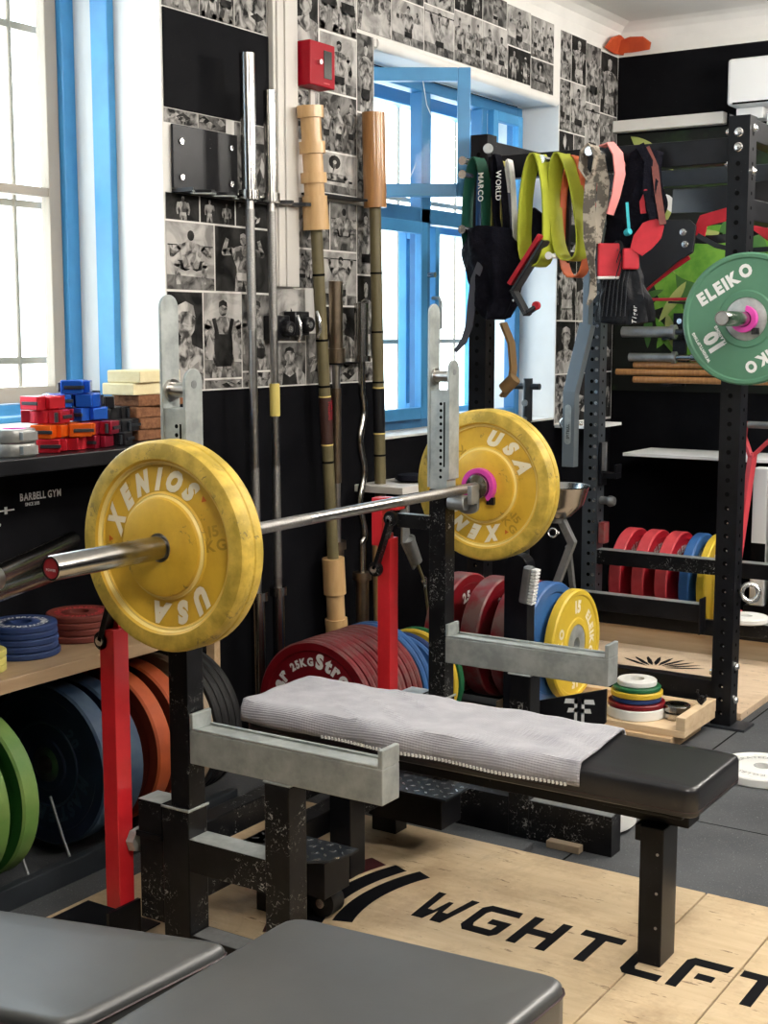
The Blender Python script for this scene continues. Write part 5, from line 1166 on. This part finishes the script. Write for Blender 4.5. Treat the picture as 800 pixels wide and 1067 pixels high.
# straps, belts and sleeves in the middle
m = MB().ribbon([(-.135,1.81,2.06), (-.10,1.80,2.07), (-.07,1.80,2.03), (-.06,1.80,1.96), (-.075,1.80,1.88), (-.095,1.80,1.82)], (.6,1,0), [.035,.04,.045,.045,.035,.03], .006)
m.ribbon([(-.11,1.875,2.05), (-.085,1.875,2.0), (-.08,1.875,1.93)], (.6,1,0), .03, .006)
o = m.build('pink_band', 'pinkband', None); tag(o, 'salmon pink band looped over the rack beside the camouflage strap', 'resistance band')
drape('hanging_straps', 'black lifting straps bundled right of the camouflage strap', 'straps', 'darkfab', [(.0,1.875,2.05), (-.005,1.875,1.93), (-.03,1.875,1.82), (-.05,1.875,1.71)], [.12,.15,.20,.17], .09, 5)
for i, (pts, w, mt, lb) in enumerate((([(0,1.83,2.06),(.035,1.83,2.0),(.03,1.83,1.90),(.06,1.83,1.80)], .03, 'darkfab', 'dark brown thin band loop, right of the pink one'),
    ([(.02,1.84,2.05),(.055,1.84,1.98),(.07,1.84,1.88),(.09,1.84,1.78)], .024, 'p_fred', 'dark red edged thin band at the right end of the bundle'),
    ([(.03,1.83,1.93),(.03,1.83,1.89),(.015,1.83,1.86),(.02,1.83,1.82)], .02, 'redfab', 'small red lettered strap within the black bundle'),
    ([(-.035,1.81,1.86),(-.03,1.81,1.81),(-.025,1.81,1.765)], .010, 'cyan', 'narrow turquoise strip in the black bundle'))):
    m = MB().ribbon(pts, (1,.5,0), w, .006); o = m.build('lifting_strap', mt, None); tag(o, lb, 'strap')
o = MB().lathe([(0,-.014),(.011,-.011),(.014,0),(.011,.011),(0,.014)], (-.025,1.80,1.755), (1,-.4,.3), 16).build('roll', 'cyan', None); tag(o, 'small turquoise roll at the tip of the black bundle', 'roll')
m = MB(); rot = Matrix.Rotation(R(33),3,'Z'); m.box(-.145,-.055,1.81,1.83,1.60,1.72, rot=rot); m.m = 1; m.box(-.146,-.054,1.809,1.831,1.592,1.604, rot=rot)
o = m.build('knee_sleeve', ['redfab','purewhite'], None, .006); tag(o, 'bright red knee sleeve with white hem, left under the bundle', 'knee sleeve')
m = MB(); m.box(-.05,.01,1.81,1.83,1.625,1.70, rot=rot); o = m.build('knee_sleeve', 'p_redlt', None, .006); tag(o, 'small dark red cloth patch right of the bright red sleeve', 'knee sleeve')
m = MB().ribbon([(.075,1.85,1.79), (.05,1.84,1.76), (.02,1.83,1.72), (.0,1.82,1.685)], (.9,.3,-.5), [.04,.085,.08,.05], .012)
o = m.build('red_strap', 'redfab', None); tag(o, 'crumpled red strap below the black bundle', 'strap')
# black drawstring bag
bg_ = drape('drawstring_bag', 'black drawstring bag with white script hanging under the red sleeve', 'bag', mat('black_nylon', (.004,.0045,.007), .45, 0, (.01,.011,.015), 30, .4, 40, bd=.01, spec=.25), [(-.075,1.86,1.73), (-.07,1.86,1.66), (-.065,1.86,1.58), (-.06,1.86,1.50), (-.06,1.86,1.43)], [.06,.12,.16,.19,.21], .06, 9)
m = MB()
for k in range(7): x = -.135+.018*k; m.tube([(-.085+.012*k,1.826,1.70), (x*.9-.01,1.824,1.58), (x-.012,1.822,1.46)], .0022, 6)
m.build('cord', 'grey_steel', bg_); m = MB(); text(m, 'Tiger', (.008,1.818,1.435), (0,0,1), (-1,0,0), .017, .9, .3); m.build('script_print', 'purewhite', bg_)
# lifting belts on the rack back
def belt(label, pts, w, mt, edge=None, wd=(0,0,1)):
    m = MB().ribbon(pts, wd, w, .011); o = m.build('lifting_belt', mt, None, .001); tag(o, label, 'belt'); return o
def arcpts(p0, p1, sag, n=16, bow=0):
    p0, p1 = Vector(p0), Vector(p1); return [p0.lerp(p1, i/n) - Z_*sag*math.sin(PI*i/n) - Y_*bow*math.sin(PI*i/n) for i in range(n+1)]
belt('wide black leather lifting belt sagging under the rear crossbeam', arcpts((-.30,2.93,1.965), (.28,2.93,2.0), .02, bow=.05), .10, 'leather')
belt('black belt under the wide one with a thin strap running up right', arcpts((-.22,2.80,1.80), (.25,2.80,1.86), .04, bow=.03), .035, 'leather')
m = MB(); m.prism([(-.42,1.62), (-.40,1.56), (-.36,1.56), (-.18,1.70), (-.12,1.73), (-.11,1.84), (-.14,1.865), (-.24,1.87), (-.33,1.80)], (0,2.72,0), (1,0,0), (0,0,1), (0,-1,0), .012)
o = m.build('lifting_belt', 'leather', None, .004)
m = MB()
for p in ((-.165,2.708,1.815), (-.155,2.708,1.765)): m.lathe([(0,0),(.016,0),(.014,.006),(0,.009)], p, (0,-1,0), 16)
m.build('buckle_bolt', 'silverline', o); tag(o, 'black leather lever belt hanging with two silver bolts', 'belt')
belt('bright red belt strip running up behind the two-bolt belt', [(-.37,2.76,1.585), (-.33,2.76,1.62), (-.24,2.75,1.68), (-.16,2.75,1.73)], .055, 'redfab')
belt('bright red belt curving right toward the rack upright', [(-.11,2.74,1.80), (-.09,2.74,1.86), (.02,2.74,1.885), (.12,2.74,1.85), (.20,2.74,1.79), (.24,2.74,1.74)], .055, 'redfab')
m = MB().ribbon([(-.10,2.70,1.80), (-.02,2.70,1.755), (.08,2.70,1.73), (.22,2.70,1.735)], (0,0,1), .02, .006)
o = m.build('strap', 'leather', None); tag(o, 'thin black strap crossing the green mural toward the upright', 'strap')

# ------------------------------------------------------------------ back wall: mural, white unit, rods, shelf
t = thing('wall_mural', 'green leafy mural painted on the dark back wall', 'mural', (-.6,3.919,1.1))
m = MB().box(-.995, -.02, 3.9165, 3.9195, 1.10, 2.41); m.build('background', 'mural_bg', t)
rr = random.Random(5)
def leaf(cx, cz, L, w, a, mt, k):
    pl = []; n = 9
    for i in range(n+1): q = i/n; pl.append((q*L, w*math.sin(PI*q)**.8*(1-.25*q)))
    for i in range(n-1, 0, -1): q = i/n; pl.append((q*L, -w*math.sin(PI*q)**.8*(1-.25*q)))
    d = Vector((math.cos(R(a)), 0, math.sin(R(a)))); u_ = Vector((-d.z, 0, d.x)); m = MB()
    m.prism(pl, (cx,3.9162-.0004*k,cz), d, u_, (0,-1,0), .0003); m.build('painted_leaf', mt, t)
def blob(cx, cz, a, b, mt, k, ph=0):
    m = MB(); m.prism([(cx + a*math.cos(2*PI*i/28)*(1+.10*math.sin(3*2*PI*i/28+ph)), cz + b*math.sin(2*PI*i/28)*(1+.08*math.cos(2*2*PI*i/28+ph))) for i in range(28)], (0,3.9162-.0004*k,0), (1,0,0), (0,0,1), (0,-1,0), .0003); m.build('painted_shape', mt, t)
blob(-.45,1.66,.33,.30,'mural_leaf',1); blob(-.49,1.66,.18,.20,'mural_mid',2,1); blob(-.50,1.78,.20,.13,'mural_light',3,2); blob(-.50,1.765,.185,.12,'mural_leaf',4,2); blob(-.33,1.80,.13,.18,'mural_mid',3,2); blob(-.35,1.60,.12,.16,'mural_leaf',2,3)
for i, (cx, cz, L, w, a, mt) in enumerate(((-.62,1.62,.22,.03,210,'mural_leaf'), (-.60,1.66,.25,.03,235,'mural_light'), (-.62,1.56,.22,.028,255,'mural_leaf'), (-.72,1.62,.16,.02,200,'mural_mid'), (-.70,1.50,.2,.03,285,'mural_light'), (-.76,1.48,.22,.03,300,'mural_leaf'), (-.80,1.52,.2,.028,270,'mural_mid'), (-.84,1.72,.2,.03,120,'mural_leaf'), (-.86,1.60,.2,.03,100,'mural_mid'), (-.66,1.40,.25,.03,310,'mural_leaf'), (-.55,1.42,.22,.04,280,'mural_mid'), (-.46,1.44,.2,.035,260,'mural_leaf'), (-.92,2.40,.30,.045,-38,'mural_light'), (-.99,2.34,.25,.06,-25,'mural_leaf'), (-.80,1.98,.22,.05,-60,'mural_mid'), (-.74,2.10,.14,.05,-80,'mural_light'), (-.72,2.10,.10,.03,-70,'purewhite'), (-.90,1.45,.2,.03,60,'mural_mid'), (-.40,1.50,.18,.02,240,'mural_light'), (-.30,1.35,.2,.03,100,'mural_leaf'), (-.75,1.32,.2,.03,60,'mural_leaf'), (-.10,1.75,.2,.07,10,'mural_light'), (-.60,1.30,.24,.03,80,'mural_mid'))):
    leaf(cx, cz, L, w, a, mt, 5 + i % 5)
t = thing('air_conditioner', 'white air conditioner box high on the black back wall', 'air conditioner', (0,3.85,2.44))
MB().box(-.345, .48, 3.70, 3.919, 2.475, 2.69).build('casing', 'white', t, .015, 3); MB().box(-.315, .45, 3.698, 3.72, 2.478, 2.486).build('air_slot', 'dark', t)
MB().box(-.33,-.20,3.80,3.919,2.42,2.474).build('pipe_cover', 'white', t, .004); MB().box(-.18,.6,3.80,3.919,2.30,2.44).build('lower_cover', 'white', t, .004)
o = MB().box(-.77, .6, 3.55, 3.919, .79, .806).build('wall_shelf', 'white', None, .002); tag(o, 'long thin white shelf on the black back wall', 'shelf')
t = thing('rod_holder', 'black steel horizontal holder on the back wall with rods on it', 'bar holder', (-.6,3.8,1.1))
for x in (-.62, .2):
    MB().box(x-.035, x+.035, 3.89, 3.915, 1.13, 1.50).build('back_plate', 'black_steel', t, .002)
    for z in (1.135, 1.365): MB().box(x-.02, x+.02, 3.70, 3.8895, z, z+.012).build('arm', 'black_steel', t, .002)
MB().disc((-.62,3.8895,1.46), (0,-1,0), .014, .008, 14).build('bolt', 'silverline', t)
for i, (z, x0, lb) in enumerate(((1.165,-.80,'lowest wooden dowel on the wall holder'), (1.202,-.90,'longest wooden dowel, middle of the three on the wall holder'), (1.238,-.81,'uppermost wooden dowel on the wall holder'))):
    o = MB().cyl((x0,3.74+.012*i,z), (.55,3.74+.012*i,z), .0165, seg=18).build('wooden_dowel', 'oak', None); tag(o, lb, 'dowel', 'wooden dowels on the back wall'); 
t = thing('short_barbell', 'short chrome bar above the wooden dowels', 'barbell', (-.2,3.75,1.27))
MB().cyl((-.83,3.75,1.278), (-.60,3.75,1.278), .0215, seg=20).cyl((-.60,3.75,1.278), (-.58,3.75,1.278), .03, seg=20).build('sleeve', 'galv_grey', t); MB().cyl((-.58,3.75,1.278), (.5,3.75,1.278), .0145, seg=16).cyl((-.50,3.75,1.278), (.2,3.75,1.278), .022, seg=16).build('shaft', 'chrome', t)
t = thing('fat_bar', 'dark grey thick-sleeved bar on the upper wall holder', 'barbell', (-.2,3.75,1.38))
MB().cyl((-.87,3.75,1.405), (-.60,3.75,1.405), .028, seg=20).cyl((-.61,3.75,1.405), (-.585,3.75,1.405), .036, seg=20).build('sleeve', 'galv_grey', t); MB().cyl((-.585,3.75,1.405), (.5,3.75,1.405), .014, seg=16).build('shaft', 'grey_steel', t)
t = MB().cyl((-.70,3.70,1.565), (.3,3.70,1.565), .008, seg=10).build('red_rod', 'p_redlt', None); tag(t, 'thin dark red rod crossing the green mural', 'rod')
for x in (-.60,.1): MB().box(x-.01, x+.01, 3.70, 3.915, 1.546, 1.556).build('rod_peg', 'black_steel', t)
# bright bumpers stored behind the rack
BG = 'bumper plates stored behind the power rack'
for (x, T, a, b, lb) in ((-.60,.062,'p_redlt','p_coral','leftmost red bumper plate stored behind the power rack'), (-.485,.062,'p_redlt','p_coral','middle red bumper plate stored behind the power rack'), (-.37,.062,'p_redlt','p_coral','red bumper plate beside the blue one behind the power rack'), (-.265,.05,'p_bluelt','p_bluelt','blue bumper plate stored behind the power rack'), (-.19,.04,'p_yellow','p_yellow','yellow bumper plate stored behind the power rack')):
    bumper('bumper_plate', lb, (x+.02,3.33,.24), PX, T, .225, (a,b), [('ELEIKO', .13, 90, .03, 0), ('25', .13, -60, .03, 0)], None, 'purewhite', ud=FX, group=BG)
o = MB().box(-.72,-.12,3.10,3.56,FL,.008).build('storage_tray', 'black_steel', None); tag(o, 'flat black tray under the plates behind the power rack', 'tray')
# shovel-like red tool, white and black boxes at the right
t = thing('push_broom_handle', 'coral red D-grip pole leaning at the right behind the rack', 'pole', (-.07,3.3,FL))
MB().beam((-.09,3.20,.02), (-.028,3.30,.86), .032, .03).beam((-.034,3.29,.84), (-.075,3.31,.93), .02, .02).beam((-.075,3.31,.92), (-.07,3.315,1.0), .018, .02).beam((-.03,3.29,.84), (.055,3.31,.93), .02, .02).beam((.055,3.31,.92), (.055,3.315,1.0), .018, .02).build('pole', 'shovel', t, .003)
MB().cyl((-.06,3.315,.985), (.05,3.315,.985), .016, seg=14).build('grip', 'galv_grey', t)
MB().box(-.12,-.03,3.17,3.24,FL,.14).build('blade', 'shovel', t, .005)
t = MB().box(-.075,-.005,3.46,3.53,.12,.775).build('white_bin', 'white', None, .006); tag(t, 'narrow white box standing behind the coral pole', 'box'); t.location.z -= 0
MB().box(-.0749,-.0051,3.4595,3.4599,.3,.42).build('printed_patch', 'dark', t)
o = MB().box(-.1,.9,3.46,3.8,FL,.1195).build('storage_bench', 'black_steel', None, .003); tag(o, 'low black box behind the stored bumper plates', 'box')
t = MB().box(.03,.22,3.46,3.65,.12,.76).build('black_speaker', 'alu_black', None, .006); tag(t, 'black box with white edge at the right picture border', 'box')
m = MB().box(.028,.034,3.455,3.46,.14,.76)
for k in range(12): m.box(.02,.03,3.452,3.458,.18+.05*k,.20+.05*k)
m.build('white_edging', 'white', t)
o = MB().lathe([(.026,0),(.09,0),(.095,.005),(.095,.02),(.09,.025),(.026,.025)], (.12,2.83,.177), (0,0,1), 36, closed=True).build('weight_plate', 'white_rub', None); tag(o, 'small white plate lying on the rail at the right picture edge', 'weight plate')

# ------------------------------------------------------------------ toaster rack between the racks
TG = 'dark red bumper plates in the plate trolley'
for (x, lb) in ((-.585,'leftmost dark red bumper plate in the plate trolley'), (-.435,'middle dark red bumper plate in the plate trolley'), (-.31,'dark red bumper plate next to the blue one in the plate trolley')):
    bumper('bumper_plate', lb, (x+.035,1.62,.275), PX, .075, .225, ('p_red','p_redrim'), [('25', .125, 100, .035, 0), ('25', .125, 200, .035, 0)], None, 'purewhite', ud=FX, group=TG)
bumper('bumper_plate', 'blue bumper plate half hidden by the post with the brush', (-.20,1.62,.275), PX, .06, .225, ('p_bluelt','p_bluelt'), ud=FX)
bumper('bumper_plate', 'yellow bumper plate with white lettering standing upright in the trolley', (-.145,1.70,.262), PX, .04, .205, ('p_yellow','p_yellow'), [('ELEIKO', .120, 10, .034, 0), ('15', .120, 85, .042, 0), ('ELEIKO', .120, 185, .034, 0), ('15', .120, 268, .042, 0)], None, 'letter_yellow', hubmat='galv', hub=.075, ud=FX, rim=.02)
t = thing('plate_trolley', 'black slotted plate trolley with white double F mark', 'plate trolley', (-.2,1.6,.045))
MB().box(-.70, .06, 1.48, 1.50, .045, .075).box(-.70, .06, 1.72, 1.74, .045, .075).build('rail', 'black_steel', t, .002)
m = MB(); m.prism([(-.165,.04),(.0,.04),(.095,.115),(.095,.235),(-.165,.155)], (0,1.435,0), (1,0,0), (0,0,1), (0,-1,0), .012); e = m.build('end_panel', 'alu_black', t, .003)
m = MB()
for sx, ox in ((-1,-.012), (1,.004)):
    for pl in ([(0,0),(.011,0),(.011,.085),(0,.085)], [(0,.068),(.05,.068),(.045,.085),(0,.085)], [(0,.036),(.038,.036),(.033,.052),(0,.052)]): m.prism([(a*sx, b+.12*a*sx) for a, b in pl], (ox,1.4225,.10), (1,0,0), (0,0,1), (0,-1,0), .0007)
m.build('mark', 'purewhite', e)
m = MB(); m.prism([(-.20,.02),(-.03,.0),(-.005,.035),(-.03,.075),(-.20,.10)], (0,1.38,0), (1,0,0), (0,0,1), (0,-1,0), .012); e2 = m.build('lower_panel', 'alu_black', t, .003)
m = MB(); text(m, 'IX', (-.13,1.367,.04), X_, Z_, .02); m.build('lettering', 'purewhite', e2)
MB().box(-.012,.06,1.38,1.45,.075,.09).cyl((.025,1.40,.03),(.025,1.435,.03),.028,seg=18).cyl((.025,1.418,.03),(.025,1.418,.075),.008).build('caster', 'galv_grey', t)
t.location.z = .0
t = thing('storage_post', 'black steel post with rounded top carrying a grey brush', 'post', (-.20,1.34,FL))
n_ = 12; pl = [(-.045,FL),(.045,FL)] + [(.045*math.cos(PI*i/n_), .60+.045*math.sin(PI*i/n_)) for i in range(n_+1)]
MB().prism(pl, (-.20,1.31,0), (1,0,0), (0,0,1), (0,1,0), .06).build('post', 'black_steel', t, .003)
t = thing('scrub_brush', 'grey brush with white bristles stuck to the black post', 'brush', (-.147,1.29,.49))
rot = Matrix.Rotation(R(8),3,'Y'); m = MB().box(-.163,-.130,1.272,1.3095,.485,.615, rot=rot); m.build('handle', 'galv_grey', t, .008)
m = MB()
for k in range(11): m.box(-.130,-.111,1.275,1.307,.488+.0115*k,.495+.0115*k, rot=rot, piv=(-.147,1.29,.55))
m.build('bristles', 'purewhite', t)
# pine pallet with small plates
t = thing('wooden_tray', 'low pale pine tray on the rubber floor beside the plate trolley', 'tray', (.1,1.65,FL))
MB().box(-.40, .33, 1.55, 1.86, .02, .0445).build('board', 'woodx', t, .002); MB().box(-.36, .29, 1.53, 1.83, FL, .0195).build('under_board', 'wood', t, .002)
MB().box(.298,.332,1.552,1.86,.045,.092).build('end_block', 'woodx', t, .002); MB().box(-.40, .284, 1.82, 1.86, .045, .075).build('edge_strip', 'woodx', t, .002)
z = .045
for i, (r_, T, mt, c_) in enumerate(((.105,.036,'white_rub','wide white disc at the bottom'), (.102,.018,'p_red','dark red disc, second from below'), (.088,.018,'p_fblue','blue disc, third from below'), (.092,.020,'p_yellow','yellow disc, fourth from below'), (.085,.016,'p_wood2','green disc, second from the top'), (.070,.020,'white_rub','white disc on top'))):
    m = MB().lathe([(.026,0),(r_-.003,0),(r_,.003),(r_,T-.003),(r_-.003,T),(r_-.015,T),(r_-.019,T-.003),(.045,T-.003),(.04,T),(.026,T)], (.105,1.67,z), (0,0,1), 44, closed=True)
    o = m.build('small_plate', mt, None, origin=(.105,1.67,z)); tag(o, c_ + ' of the mixed stack on the pine tray', 'weight plate', 'mixed small plates stacked on the pine tray'); z += T + .0006
for i in range(2):
    m = MB().lathe([(.026,0),(.044,0),(.048,.003),(.048,.022),(.044,.025),(.026,.025)], (.245,1.70,.045+i*.0265), (0,0,1), 36, closed=True); m.box(.188,.2,1.68,1.72,.05+i*.0265,.065+i*.0265)
    o = m.build('ring_clamp', 'chrome', None, origin=(.245,1.70,.045+i*.0265)); tag(o, ('lower chrome ring clamp on the pine tray', 'upper chrome ring clamp on the pine tray')[i], 'collar', 'chrome ring clamps on the pine tray')
t = thing('spring_clip', 'small black spring clip standing on the pine tray end', 'collar', (.27,1.78,.10))
MB().tube([(.315,1.75,.093), (.31,1.75,.115), (.30,1.75,.135), (.303,1.75,.145)], .004, 8).tube([(.315,1.75,.093), (.325,1.75,.115), (.335,1.75,.13)], .004, 8).lathe([(.008,0),(.014,0),(.014,.02),(.008,.02)], (.315,1.745,.11), (0,1,0), 14, closed=True).build('clip', 'alu_black', t)
# white plate on the rubber
m = MB(); T = .03
m.lathe([(.0255,0),(.146,0),(.15,.004),(.15,T-.004),(.146,T),(.132,T),(.13,T-.002),(.06,T-.002),(.055,T),(.0255,T)], (.635,1.455,FL), (0,0,1), 56, closed=True); m.m = 1
for q, s_ in ((30,'ROGUE'.replace('ROGUE','COMPETITION')), (150,'CALIBRATED'), (270,'5 KG LBS')): arctext(m, s_, (.635,1.455,FL+T-.002), X_, Y_, .085, q, .02, 1, 0, .0, .12)
for q in range(0,360,30): arctext(m, '-', (.635,1.455,FL+T-.002), X_, Y_, .115, q, .02, 1.6, 0, .0, .1)
m.m = 2; m.lathe([(.0255,T+.0004),(.031,T+.0004)], (.635,1.455,FL), (0,0,1), 30)
o = m.build('weight_plate', ['white_rub','galv_grey','galv'], None); tag(o, 'flat white plate lying on the rubber floor past the bench end', 'weight plate')
# things behind the far spotter beam
m = MB(); T = .055
m.lathe([(.0255,0),(.146,0),(.15,.004),(.15,T-.004),(.146,T),(.132,T),(.13,T-.002),(.06,T-.002),(.055,T),(.0255,T)], (.33,.745,FL+.012), (0,0,1), 56, closed=True); m.m = 1
for q in range(0,360,72): arctext(m, '2.5 KG', (.33,.745,FL+.012+T-.002), X_, Y_, .085, q, .022, 1, 0, .02, .12)
o = m.build('weight_plate', ['white_rub','galv_grey'], None); tag(o, 'white plate with dark print lying behind the far floor beam', 'weight plate')
o = MB().box(.325,.425,.50,.529,FL,-.004).build('wood_shim', 'p_tan', None, .002); tag(o, 'small reddish wood shim under the edge of the far floor beam', 'shim')
o = MB().box(-.46,.30,.392,.47,FL,-.005).build('rubber_strip', 'rubber', None, .004); tag(o, 'grey rubber strip along the platform edge before the far floor beam', 'mat')
# chalk bowl stand
t = thing('chalk_bowl_stand', 'shiny steel bowl on a slanting metal leg behind the yellow plate', 'chalk stand', (-.42,2.2,FL))
bc = Vector((-.45,2.15,.79)); MB().lathe([(.02,-.13),(.05,-.12),(.10,-.07),(.125,0),(.131,.002),(.131,-.002),(.127,-.006),(.104,-.074),(.054,-.124),(.02,-.134)], bc, (0,0,1), 48, closed=True).build('bowl', 'chrome', t)
MB().cyl(bc + Vector((0,0,-.15)), bc + Vector((0,0,-.13)), .03).beam(bc + Vector((0.02,0,-.14)), (-.38,2.15,.56), .03, .03, (0,1,0)).beam((-.38,2.15,.57), (-.53,2.1,.12), .028, .028, (0,1,0)).beam((-.40,2.15,.55), (-.40,2.30,.006), .02, .02).beam((-.53,2.1,.13),(-.545,2.1,.006),.028,.028,(0,1,0)).build('leg', 'galv_grey', t, .001)
# T-handle post
t = thing('t_handle_post', 'grey steel post with a cross handle standing before the far window jamb', 'post', (-.77,2.5,FL))
MB().cyl((-.77,2.5,FL), (-.77,2.5,1.205), .0165, seg=18).cyl((-.77,2.5,1.02), (-.77,2.5,1.205), .021, seg=18).cyl((-.832,2.5,1.17), (-.712,2.5,1.17), .0135, seg=16).build('post', 'grey_steel', t)
MB().cyl((-.77,2.477,1.10), (-.77,2.47,1.10), .014, seg=14).cyl((-.77,2.477,1.03), (-.77,2.47,1.03), .011, seg=14).build('pin', 'galv_grey', t)
MB().lathe([(0,0),(.10,0),(.10,.01),(0,.012)], (-.77,2.5,FL), (0,0,1), 28).build('foot', 'grey_steel', t)
o = MB().box(-.73,-.705,1.995,2.01,.15,.60).build('red_strip', 'p_redlt', None); tag(o, 'narrow dark red upright strip seen under the far yellow plate', 'strip'); 
o = MB().box(-.999,-.80,3.24,3.60,.94,.955).build('wall_shelf', 'white', None, .002); tag(o, 'thin pale shelf edge on the wall behind the far yellow plate', 'shelf')

# ------------------------------------------------------------------ light, world, camera
w = bpy.data.worlds.new('sky'); bpy.context.scene.world = w; w.use_nodes = True
bgd = w.node_tree.nodes['Background']; bgd.inputs[0].default_value = (.93, .97, 1, 1); bgd.inputs[1].default_value = 3.8
def portal(name, loc, rot, sx, sy):
    l = bpy.data.lights.new(name, 'AREA'); l.shape = 'RECTANGLE'; l.size = sx; l.size_y = sy; l.cycles.is_portal = True
    o = bpy.data.objects.new(name, l); C.objects.link(o); o.location = loc; o.rotation_euler = rot
portal('window_portal', (-1.495, -.42, 1.87), (0, R(-90), 0), 1.5, 1.75)
portal('window_portal', (-1.495, 2.435, 1.74), (0, R(-90), 0), 1.5, 1.58)
cam = bpy.data.cameras.new('camera'); co = bpy.data.objects.new('camera', cam); C.objects.link(co)
co.location = (1.9365, -2.811, 1.40)
co.rotation_euler = (R(90-7.48), 0, R(33.0))
cam.sensor_fit = 'VERTICAL'; cam.sensor_height = 24; cam.lens = 24*1421/1067; cam.clip_start = .05
bpy.context.scene.camera = co
sc = bpy.context.scene
sc.view_settings.view_transform = 'Standard'; sc.view_settings.look = 'None'; sc.view_settings.gamma = 1; sc.view_settings.exposure = 0.95
sc.view_settings.use_curve_mapping = False
sc.cycles.use_denoising = True; sc.cycles.max_bounces = 10; sc.cycles.sample_clamp_indirect = 6; sc.cycles.transparent_max_bounces = 40
